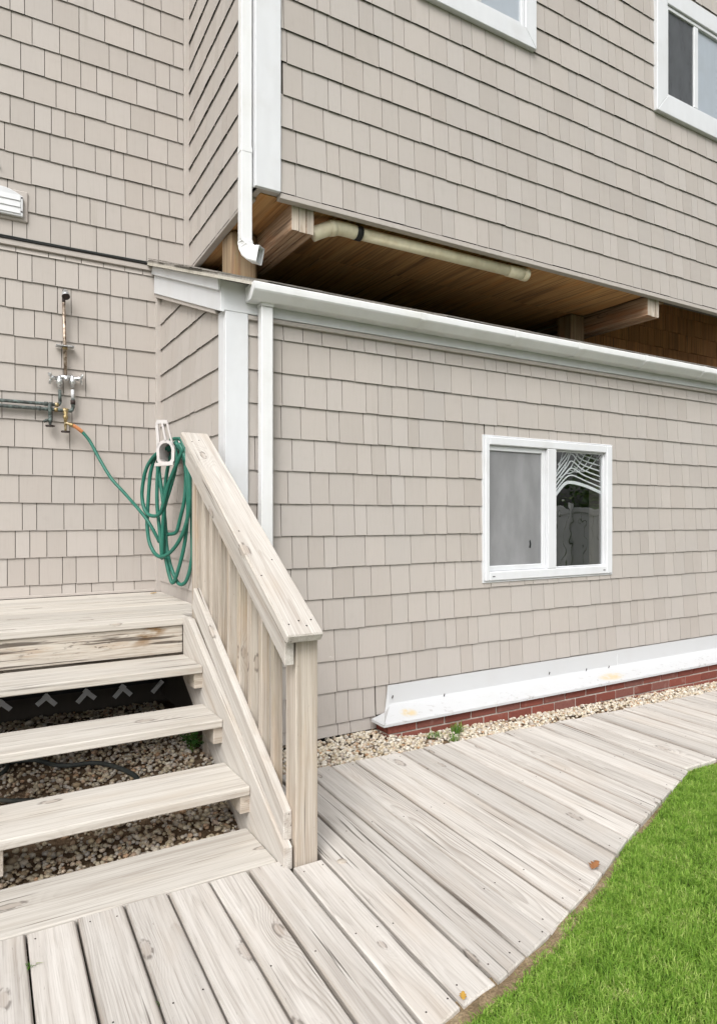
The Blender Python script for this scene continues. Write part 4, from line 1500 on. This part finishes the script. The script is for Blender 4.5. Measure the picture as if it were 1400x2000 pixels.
tube('prong', smooth_path([(0.2, YL - 0.014, 3.521), (0.2, YL - 0.035, 3.518), (0.2, YL - 0.04, 3.53)], 4), 0.003, M['chrome'], hk, 6)
cab = thing('wall_cable', (-0.5, 4.84, 3.07), 'thin black cable running along the trim of the left wall', 'cable')
tube('black_wire', smooth_path([(-2.2, YL - 0.028, 3.069), (-0.6, YL - 0.028, 3.073), (0.3, YL - 0.028, 3.069), (0.8, YL - 0.028, 3.073), (1.19, YL - 0.028, 3.071), (1.24, YL - 0.04, 3.08)], 6), 0.0055, M['black'], cab, 8)
tube('grey_wire', smooth_path([(-2.2, YL - 0.026, 3.082), (-0.4, YL - 0.026, 3.084), (0.5, YL - 0.026, 3.081), (1.2, YL - 0.026, 3.084)], 6), 0.004, M['hose_dark'], cab, 8)

# ------------------------------------------------------------------ outdoor shower plumbing
sh = thing('outdoor_shower', (0.58, 4.84, 1.9), 'outdoor shower with copper riser, chrome two-handle valve and green-stained supply pipes', 'shower')
YP = YL - 0.045
tube('riser_pipe', [(0.590, YP, 2.20), (0.578, YP, 2.70)], 0.011, M['copper'], sh, 12)
tube('shower_arm', smooth_path([(0.578, YP, 2.70), (0.578, YP - 0.005, 2.745), (0.579, YP - 0.03, 2.772), (0.580, YP - 0.05, 2.762)], 5), 0.011, M['iron'], sh, 10)
head = lathe('shower_head', (0.580, YP - 0.045, 2.768), (0.02, -0.6, -0.8), [(0, 0.011), (0.018, 0.014), (0.022, 0.019), (0.045, 0.024), (0.062, 0.027), (0.066, 0.026)], M['chrome'], sh, 14)
lathe('spray_face', Vector((0.580, YP - 0.045, 2.768)) + Vector((0.02, -0.6, -0.8)).normalized() * 0.0662, (0.02, -0.6, -0.8), [(0, 0.026), (0.004, 0.024), (0.0042, 0.0)], M['iron'], head, 14)
fr_ = slab('flange', 0.528, 0.642, YL - 0.075, YL - 0.014, 2.403, 2.410, M['chrome'], sh, 0.003)
tube('flange_nut', [(0.5855, YP, 2.386), (0.5855, YP, 2.402)], 0.017, M['brass'], sh, 6)
tube('valve_bridge', [(0.548, YP, 2.198), (0.634, YP, 2.206)], 0.014, M['chrome'], sh, 12)
lathe('bridge_boss', (0.592, YP - 0.008, 2.19), (0, -1, -0.2), [(0, 0.016), (0.016, 0.015), (0.022, 0.0)], M['chrome'], sh, 12)
for s, xv, zv in ((-1, 0.552, 2.19), (1, 0.632, 2.198)):
    body = lathe('valve', (xv, YP, zv + 0.018), (0, 0, -1), [(0, 0.008), (0.006, 0.017), (0.03, 0.018), (0.036, 0.02), (0.052, 0.02), (0.056, 0.014), (0.08, 0.012)], M['chrome'], sh, 12)
    lathe('valve_stem', (xv, YP, zv), (s, -0.15, -0.02), [(0, 0.014), (0.03, 0.013), (0.034, 0.017), (0.056, 0.016), (0.06, 0.009)], M['chrome'], body, 12)
    hx = xv + s * 0.052
    for t_ in (-1.5, 0.5, 2.6):
        d_ = Vector((s * 0.18, math.sin(t_) * 0.8, -math.cos(t_ - 0.5)))
        lathe('handle_lever', (hx, YP - 0.008, zv), d_, [(0, 0.006), (0.02, 0.008), (0.042, 0.0075), (0.046, 0.0)], M['chrome'], body, 8)
tube('supply_leg', [(0.553, YP, 2.115), (0.556, YP, 2.03)], 0.0105, M['patina'], sh, 10)
tube('supply_leg', [(0.632, YP, 2.122), (0.635, YP, 2.062)], 0.011, M['white'], sh, 10)
tube('supply_leg', [(0.635, YP, 2.062), (0.635, YP, 2.0)], 0.0115, M['patina'], sh, 10)
tube('union_nut', [(0.635, YP, 2.052), (0.635, YP, 2.022)], 0.0155, M['iron'], sh, 6)
tube('supply_pipe', smooth_path([(-2.0, YP, 2.012), (-0.2, YP, 2.014), (0.40, YP, 2.014), (0.525, YP, 2.012), (0.548, YP, 2.016), (0.556, YP, 2.034)], 5), 0.011, M['patina'], sh, 10)
tube('supply_pipe', smooth_path([(-2.0, YP, 1.976), (-0.2, YP, 1.979), (0.42, YP, 1.980), (0.60, YP, 1.978), (0.626, YP, 1.982), (0.635, YP, 2.004)], 5), 0.0115, M['patina'], sh, 10)
for x, z in ((0.47, 2.014), (0.50, 2.013), (0.535, 2.013), (0.43, 1.98), (0.53, 1.98)):
    tube('fitting', [(x - 0.011, YP, z), (x + 0.011, YP, z)], 0.0145, M['patina'] if x < 0.52 else M['brass'], sh, 10)
tube('tee', [(0.492, YP - 0.012, 2.014), (0.492, YP - 0.012, 1.935)], 0.011, M['patina'], sh, 10)
tube('fitting', [(0.572, YP, 1.979), (0.604, YP, 1.979)], 0.0165, M['brass'], sh, 10)


def spigot(x, ztop, zw, mat, outlet):
    b = lathe('spigot', (x, YP - 0.012, ztop), (0, 0, -1), [(0, 0.009), (0.01, 0.014), (0.02, 0.010), (0.03, 0.016), (0.045, 0.016), (0.05, 0.011), (ztop - zw - 0.005, 0.007), (ztop - zw + 0.004, 0.005)], mat, sh, 10)
    tube('spout', smooth_path(outlet, 4), 0.009, mat, b, 10)
    V, Fc = [], []
    n = 24
    for i in range(n):
        a = 2 * math.pi * i / n
        r_ = 0.026 + 0.0025 * math.cos(a * 8)
        V += [(r_ * math.cos(a), r_ * math.sin(a), 0.005), (r_ * math.cos(a), r_ * math.sin(a), -0.005)]
    V += [(0, 0, 0.004), (0, 0, -0.004)]
    for i in range(n):
        j = (i + 1) % n
        Fc += [(2 * i, 2 * i + 1, 2 * j + 1, 2 * j), (2 * n, 2 * i, 2 * j), (2 * n + 1, 2 * j + 1, 2 * i + 1)]
    link('handwheel', me('handwheel', V, Fc, M['iron']), b, Matrix.Translation((x, YP - 0.012, zw)))


spigot(0.494, 1.942, 1.868, M['patina'], [(0.492, YP - 0.012, 1.908), (0.475, YP - 0.022, 1.905), (0.455, YP - 0.03, 1.893)])
spigot(0.588, 1.968, 1.836, M['brass'], [(0.588, YP - 0.012, 1.893), (0.603, YP - 0.02, 1.890), (0.618, YP - 0.026, 1.882)])
tube('spigot_drop', [(0.586, YP - 0.012, 1.976), (0.587, YP - 0.012, 1.90)], 0.0095, M['brass'], sh, 10)

# ------------------------------------------------------------------ hose hanger and garden hose
hg = thing('hose_hanger', (1.16, 4.38, 1.7), 'white plastic hose hanger on the side wall above the coiled green hose', 'hose hanger')
# upright face plate with two slots and a half-round bowl, standing off the wall
HA, HB = Vector((1.005, 4.185, 0)), Vector((1.135, 4.075, 0))
hu = (HB - HA).normalized()
hn = Vector((-hu.y, hu.x, 0))
if hn.dot(Vector((-0.5, -0.86, 0))) < 0:
    hn = -hn
HO = (HA + HB) / 2


def hp(a, z, dep=0.0):
    return HO + hu * a + hn * dep + Vector((0, 0, z - 0.022))


def plate(name, polys, d0, d1):
    V, Fc = [], []
    for poly in polys:
        n, o_ = len(poly), len(V)
        for d in (d0, d1):
            V += [hp(a, z, d) for a, z in poly]
        Fc += [tuple(o_ + i for i in range(n)), tuple(o_ + n + i for i in range(n - 1, -1, -1))]
        Fc += [(o_ + i, o_ + (i + 1) % n, o_ + n + (i + 1) % n, o_ + n + i) for i in range(n)]
    m = me(name, V, Fc, M['hanger'])
    bm = bmesh.new()
    bm.from_mesh(m)
    bmesh.ops.recalc_face_normals(bm, faces=list(bm.faces))
    bm.to_mesh(m)
    bm.free()
    return link(name, m, hg)


lean = -0.035
plate('face_rib', [[(-0.062, 1.865), (-0.046, 1.868), (-0.035, 1.74), (-0.053, 1.71)]], 0.0, 0.012)
plate('face_rib', [[(-0.024, 1.865), (-0.014, 1.868), (0.012, 1.752), (0.0, 1.75)]], 0.0, 0.012)
plate('face_rib', [[(0.006, 1.868), (0.020, 1.864), (0.058, 1.715), (0.044, 1.735)]], 0.0, 0.012)
plate('face_rib', [[(-0.0625, 1.862), (0.0205, 1.862), (0.014, 1.884), (-0.05, 1.886)]], -0.001, 0.0125)
ring = []
for i in range(17):
    a = math.pi * i / 16
    ring.append((a, 0.060))
outer = [(0.003 + 0.060 * math.cos(a), 1.700 + 0.062 * math.sin(a)) for a, r_ in ring] + [(-0.05, 1.635), (-0.035, 1.61), (0.045, 1.61), (0.06, 1.635)]
inner = [(0.003 + 0.040 * math.cos(a), 1.698 + 0.046 * math.sin(a)) for a, r_ in ring] + [(-0.034, 1.645), (-0.02, 1.628), (0.03, 1.628), (0.042, 1.645)]
n_ = len(outer)
V, Fc = [], []
for d in (0.012, -0.004):
    V += [hp(a, z, d) for a, z in outer] + [hp(a, z, d) for a, z in inner]
for i in range(n_):
    j = (i + 1) % n_
    Fc += [(i, j, n_ + j, n_ + i), (2 * n_ + i, 3 * n_ + i, 3 * n_ + j, 2 * n_ + j), (i, 2 * n_ + i, 2 * n_ + j, j), (n_ + i, n_ + j, 3 * n_ + j, 3 * n_ + i)]
# bowl that runs back to the wall
wb_ = len(V)
V += [hp(a * 1.0, z, -0.19) for a, z in inner]
for i in range(n_):
    j = (i + 1) % n_
    Fc.append((3 * n_ + i, 3 * n_ + j, wb_ + j, wb_ + i))
Fc.append(tuple(wb_ + i for i in range(n_)))
bm = bmesh.new()
mm = me('bowl', V, Fc, M['hanger'])
bm.from_mesh(mm)
bmesh.ops.recalc_face_normals(bm, faces=list(bm.faces))
bm.to_mesh(mm)
bm.free()
link('bowl', mm, hg)
plate('lip', [[(-0.062, 1.60), (0.062, 1.605), (0.062, 1.622), (-0.056, 1.620)]], 0.004, 0.03)
slab('wall_plate', 1.195, 1.2155, 4.30, 4.44, 1.62, 1.76, M['hanger'], hg, 0.006)
lathe('screw_knob', hp(0.012, 1.715, -0.188), hn, [(0, 0.010), (0.012, 0.012), (0.015, 0.0)], M['brass'], hg, 10)

hz = thing('garden_hose', (1.05, 4.3, 1.2), 'green garden hose looped over the wall hanger and joined to the shower spigot', 'hose')
PA, PB = Vector((0.965, 4.50, 0)), Vector((1.195, 4.02, 0))
pu = (PB - PA).normalized()
pn = Vector((pu.y, -pu.x, 0))
if pn.dot(Vector((-0.2, -1, 0))) < 0:
    pn = -pn


def on_loop(h, zz, off):
    """h, zz: place in the hanging plane, 0 at its left edge; off: towards the viewer"""
    return PA + pu * h + pn * off + Vector((0, 0, zz))


# loops in the hanging plane: (distance from the left edge, height), measured in metres
def hang(pl, offs):
    n = len(pl)
    return smooth_path([on_loop(h, z, offs[0] + (offs[1] - offs[0]) * i / (n - 1)) for i, (h, z) in enumerate(pl)], 7)


LOOPS = [
    ([(0.419, 1.734), (0.355, 1.706), (0.233, 1.666), (0.143, 1.582), (0.104, 1.453), (0.112, 1.358), (0.154, 1.293), (0.22, 1.273), (0.284, 1.287), (0.327, 1.356), (0.373, 1.469), (0.43, 1.558), (0.475, 1.623), (0.507, 1.672), (0.482, 1.712)], (0.01, 0.05)),
    ([(0.388, 1.729), (0.289, 1.706), (0.204, 1.652), (0.159, 1.559), (0.145, 1.453), (0.135, 1.299), (0.134, 1.211), (0.16, 1.105), (0.217, 1.036), (0.282, 1.017), (0.363, 1.046), (0.442, 1.111), (0.503, 1.197), (0.543, 1.298), (0.554, 1.437), (0.537, 1.576), (0.504, 1.656), (0.445, 1.721)], (-0.01, 0.04)),
    ([(0.339, 1.728), (0.246, 1.687), (0.195, 1.612), (0.215, 1.505), (0.243, 1.405), (0.259, 1.299), (0.265, 1.153), (0.276, 1.036), (0.3, 0.95), (0.328, 0.882), (0.353, 0.855), (0.387, 0.897), (0.448, 1.042), (0.483, 1.185), (0.501, 1.354), (0.483, 1.553), (0.448, 1.662), (0.383, 1.728)], (-0.03, 0.0)),
    ([(0.342, 1.704), (0.251, 1.662), (0.216, 1.581), (0.209, 1.446), (0.216, 1.328), (0.238, 1.211), (0.26, 1.095), (0.273, 1.008), (0.283, 1.096), (0.29, 1.212), (0.311, 1.327), (0.363, 1.436), (0.409, 1.537), (0.434, 1.621), (0.421, 1.695)], (-0.02, 0.03)),
    ([(0.29, 1.759), (0.344, 1.761), (0.397, 1.743), (0.442, 1.631), (0.485, 1.469), (0.496, 1.184), (0.498, 1.014), (0.459, 0.887), (0.411, 0.846), (0.363, 0.871), (0.305, 0.978), (0.277, 1.094), (0.266, 1.24), (0.242, 1.416), (0.214, 1.558), (0.229, 1.652)], (-0.05, -0.02)),
    ([(0.373, 1.704), (0.421, 1.632), (0.437, 1.528), (0.429, 1.385), (0.388, 1.252), (0.356, 1.174), (0.298, 1.159), (0.265, 1.17), (0.249, 1.299), (0.26, 1.475), (0.287, 1.591), (0.318, 1.665), (0.35, 1.705)], (-0.045, -0.03)),
]
for pl, offs in LOOPS:
    tube('hose_loop', hang(pl, offs), 0.0118, M['hose'], hz, 9)
feed = [(0.612, YP - 0.026, 1.884), (0.632, YP - 0.028, 1.878), (0.66, YP - 0.03, 1.862), (0.69, YP - 0.03, 1.838)]
tube('orange_sleeve', smooth_path(feed, 4), 0.0125, M['orange'], hz, 10)
lathe('brass_coupling', feed[0], (0.8, -0.05, -0.25), [(0, 0.013), (0.018, 0.014), (0.022, 0.012)], M['brass'], hz, 10)
p_end = on_loop(*(0.221, 1.105, -0.02))
p_mid = on_loop(*(0.145, 1.252, 0.02))
tube('feed_strand', smooth_path([feed[-1], (0.735, YP - 0.05, 1.775), (0.79, YP - 0.10, 1.65), (0.85, YP - 0.18, 1.52), (0.92, YP - 0.26, 1.42), p_mid, p_end], 7), 0.0108, M['hose'], hz, 9)

# ------------------------------------------------------------------ small things on the ground
bh = tube('black_hose', smooth_path([(-0.5, 3.9, -0.03), (0.0, 3.97, -0.035), (0.2, 3.99, -0.035), (0.334, 3.955, -0.034), (0.41, 3.83, -0.034), (0.489, 3.775, -0.034), (0.56, 3.765, -0.034), (0.631, 3.722, -0.034), (0.70, 3.60, -0.034), (0.745, 3.44, -0.034), (0.72, 3.3, -0.036)], 6), 0.012, M['hose_dark'], None, 8)
tag(bh, 'dark hose snaking over the soil under the steps', 'hose')
bh2 = tube('black_hose', smooth_path([(-0.4, 3.75, -0.03), (0.05, 3.82, -0.035), (0.16, 3.82, -0.03), (0.20, 3.95, -0.034), (0.15, 4.1, -0.034)], 6), 0.011, M['hose_dark'], None, 8)
tag(bh2, 'short dark hose end curling at the left edge under the steps', 'hose')
bh3 = tube('black_hose', smooth_path([(-0.3, 3.42, -0.034), (0.06, 3.50, -0.034), (0.2, 3.44, -0.034), (0.3, 3.38, -0.034), (0.42, 3.30, -0.034)], 6), 0.011, M['hose_dark'], None, 8)
tag(bh3, 'dark hose just behind the second tread from the bottom, at the left edge', 'hose')


def leaf_quad(c, d, up, L, W):
    s = d.cross(up).normalized() * W / 2
    return [c, c + d * L * 0.45 + s, c + d * L + up * L * -0.12, c + d * L * 0.45 - s]


hb = thing('leafy_weed', (1.12, 3.72, -0.05), 'small leafy green weed growing under the steps beside the skirt board', 'plant')
V, Fc = [], []
SV, SF = [], []
for k in range(14):
    top = Vector((1.115 + rnd.uniform(-0.075, 0.055), 3.71 + rnd.uniform(-0.09, 0.09), -0.05 + rnd.uniform(0.06, 0.17)))
    root = Vector((1.11 + rnd.uniform(-0.02, 0.02), 3.72 + rnd.uniform(-0.02, 0.02), -0.06))
    tv_, tf_ = tube_data([root, (root + top) / 2 + Vector((0, 0, 0.02)), top], 0.0016, 4, False)
    o_ = len(SV)
    SV += tv_
    SF += [tuple(i + o_ for i in f) for f in tf_]
    for q in range(9):
        c = root.lerp(top, rnd.uniform(0.35, 1.0))
        d = Vector((rnd.uniform(-1, 1), rnd.uniform(-1, 1), rnd.uniform(0.0, 0.7))).normalized()
        o_ = len(V)
        V += leaf_quad(c, d, Vector((0, 0, 1)), rnd.uniform(0.022, 0.04), rnd.uniform(0.014, 0.024))
        Fc.append((o_, o_ + 1, o_ + 2, o_ + 3))
link('leaf_cluster', me('leaf_cluster', V, Fc, M['herb']), hb)['kind'] = 'stuff'
link('stem_cluster', me('stem_cluster', SV, SF, M['weed'], True), hb)


def tuft(name, x, y, z, n, r, h, label, mat='weed', group=None, w=0.004):
    rr = [(x + nrng.normal(0, r), y + nrng.normal(0, r * 0.7), z) for _ in range(n)]
    o = blades(name, rr, nrng.uniform(0.5 * h, h, n), M[mat], None, None, w, 1.3)
    o['kind'] = 'thing'
    return tag(o, label, 'weed', group)


tuft('grass_tuft', 2.60, 3.215, -0.06, 60, 0.022, 0.085, 'tallest green grass tuft in the gravel, nearest the brick base')
tuft('grass_tuft', 2.50, 3.115, -0.058, 40, 0.018, 0.05, 'small green tuft in the gravel touching the boardwalk edge')
tuft('grass_tuft', 2.44, 3.235, -0.055, 60, 0.030, 0.038, 'flat sparse yellow-green weed spread in the gravel near the brick corner')
tuft('grass_tuft', 1.70, 3.03, -0.045, 14, 0.016, 0.03, 'tiny weed in the pale gravel left of the brick corner, by the boardwalk')
tuft('grass_tuft', 4.05, 2.89, -0.075, 30, 0.05, 0.035, 'low weed in the gravel far right along the boardwalk')
tuft('grass_tuft', 0.161, 2.10, -0.012, 9, 0.005, 0.03, 'sprig of grass in the gap between two planks below the steps at the left')
tuft('grass_tuft', 0.4425, 1.765, -0.012, 6, 0.004, 0.022, 'sprig of yellowish grass in a plank gap at the bottom edge of the picture')


def flat_leaf(name, c, ang, L, W, curl, mat, label):
    V, Fc = [], []
    prof_ = [(0, 0.02), (0.12, 0.3), (0.22, 0.16), (0.36, 0.48), (0.46, 0.24), (0.62, 0.42), (0.74, 0.18), (0.88, 0.22), (1.0, 0.02)]
    for t_, w_ in prof_:
        for s in (-1, 0, 1):
            a = Vector(((t_ - 0.5) * L, s * w_ * W * (1.15 if s > 0 else 0.9), 0.004 + curl * (abs(s) * w_ * 2 + (t_ - 0.4) ** 2 * 2)))
            V.append(Matrix.Rotation(ang, 3, 'Z') @ a + Vector(c))
    for i in range(len(prof_) - 1):
        Fc += [(3 * i, 3 * i + 1, 3 * i + 4, 3 * i + 3), (3 * i + 1, 3 * i + 2, 3 * i + 5, 3 * i + 4)]
    o = tag(link(name, me(name, V, Fc, M[mat], True)), label, 'leaf')
    md = o.modifiers.new('thickness', 'SOLIDIFY')
    md.thickness = 0.0008
    return o


flat_leaf('dry_leaf', (1.965, 1.642, 0.001), 0.35, 0.062, 0.042, 0.010, 'dry', 'curled orange-brown dry leaf at the lawn edge of the boardwalk')
flat_leaf('dry_leaf', (1.135, 1.375, 0.0), 0.9, 0.030, 0.022, 0.004, 'yellow', 'small yellow leaf scrap at the end of a plank gap by the lawn')
flat_leaf('dry_leaf', (1.135, 4.70, 4 * H + 0.001), 0.2, 0.05, 0.03, 0.006, 'yellow', 'dry leaf scrap in the corner of the porch floor')

# ------------------------------------------------------------------ across the lawn: shrubs the slider window mirrors, and a fence added for its white reflection
fn = thing('standin_fence', (9.6, -2.6, 0), 'white panel fence added across the lawn in place of the white vehicle mirrored in the slider window', 'fence')
fd = Vector((0.693, 0.72, 0)).normalized()
fo = Vector((9.8, -1.9, 0))
for k in range(-4, 6):
    p = fo + fd * (1.25 * k)
    beam('fence_post', p + Vector((0, 0, -0.15)), p + Vector((0, 0, 1.52)), 0.1, 0.1, M['fence'], fn, fd, 0.005)
    q = p + fd * 0.06
    for z in (0.12, 1.38):
        beam('fence_rail', q + Vector((0, 0, z)), q + fd * 1.13 + Vector((0, 0, z)), 0.1, 0.05, M['fence'], fn, (0, 0, 1), 0.004)
    for s in range(6):
        r_ = q + fd * (0.095 + 0.188 * s)
        beam('fence_board', r_ + Vector((0, 0, 0.175)), r_ + Vector((0, 0, 1.328)), 0.18, 0.02, M['fence'], fn, fd, 0.004)
for k, (ox, hh) in enumerate(((-3.0, 2.3), (-1.2, 1.9), (0.6, 2.6), (2.4, 2.0))):
    c0 = fo + fd * ox + Vector((1.0, -1.0, 0))
    tr = thing('shrub', (c0.x, c0.y, -0.17), ('broad rounded', 'low loose', 'tallest dark', 'small pale')[k] + ' green shrub behind the added white fence across the lawn', 'shrub', 'shrubs behind the fence')
    tube('trunk', [c0 + Vector((0, 0, -0.2)), c0 + Vector((0.05, 0, hh * 0.5))], [0.06, 0.03], M['bark'], tr, 8)
    V, Fc = [], []
    for q in range(1500):
        d = Vector((rnd.gauss(0, 1), rnd.gauss(0, 1), rnd.gauss(0, 1))).normalized() * (rnd.random() ** 0.4)
        lump = 1 + 0.25 * math.sin(5 * d.x + k) * math.cos(4 * d.y + 2 * k)
        c = c0 + Vector((d.x * 1.0 * lump, d.y * 1.0 * lump, hh * 0.58 + d.z * hh * 0.45 * lump))
        dd = Vector((rnd.uniform(-1, 1), rnd.uniform(-1, 1), rnd.uniform(-0.5, 1))).normalized()
        o_ = len(V)
        V += leaf_quad(c, dd, Vector((rnd.uniform(-0.4, 0.4), 0.3, 1)).normalized(), 0.13, 0.08)
        Fc.append((o_, o_ + 1, o_ + 2, o_ + 3))
    link('crown', me('crown', V, Fc, M['hedge']), tr)
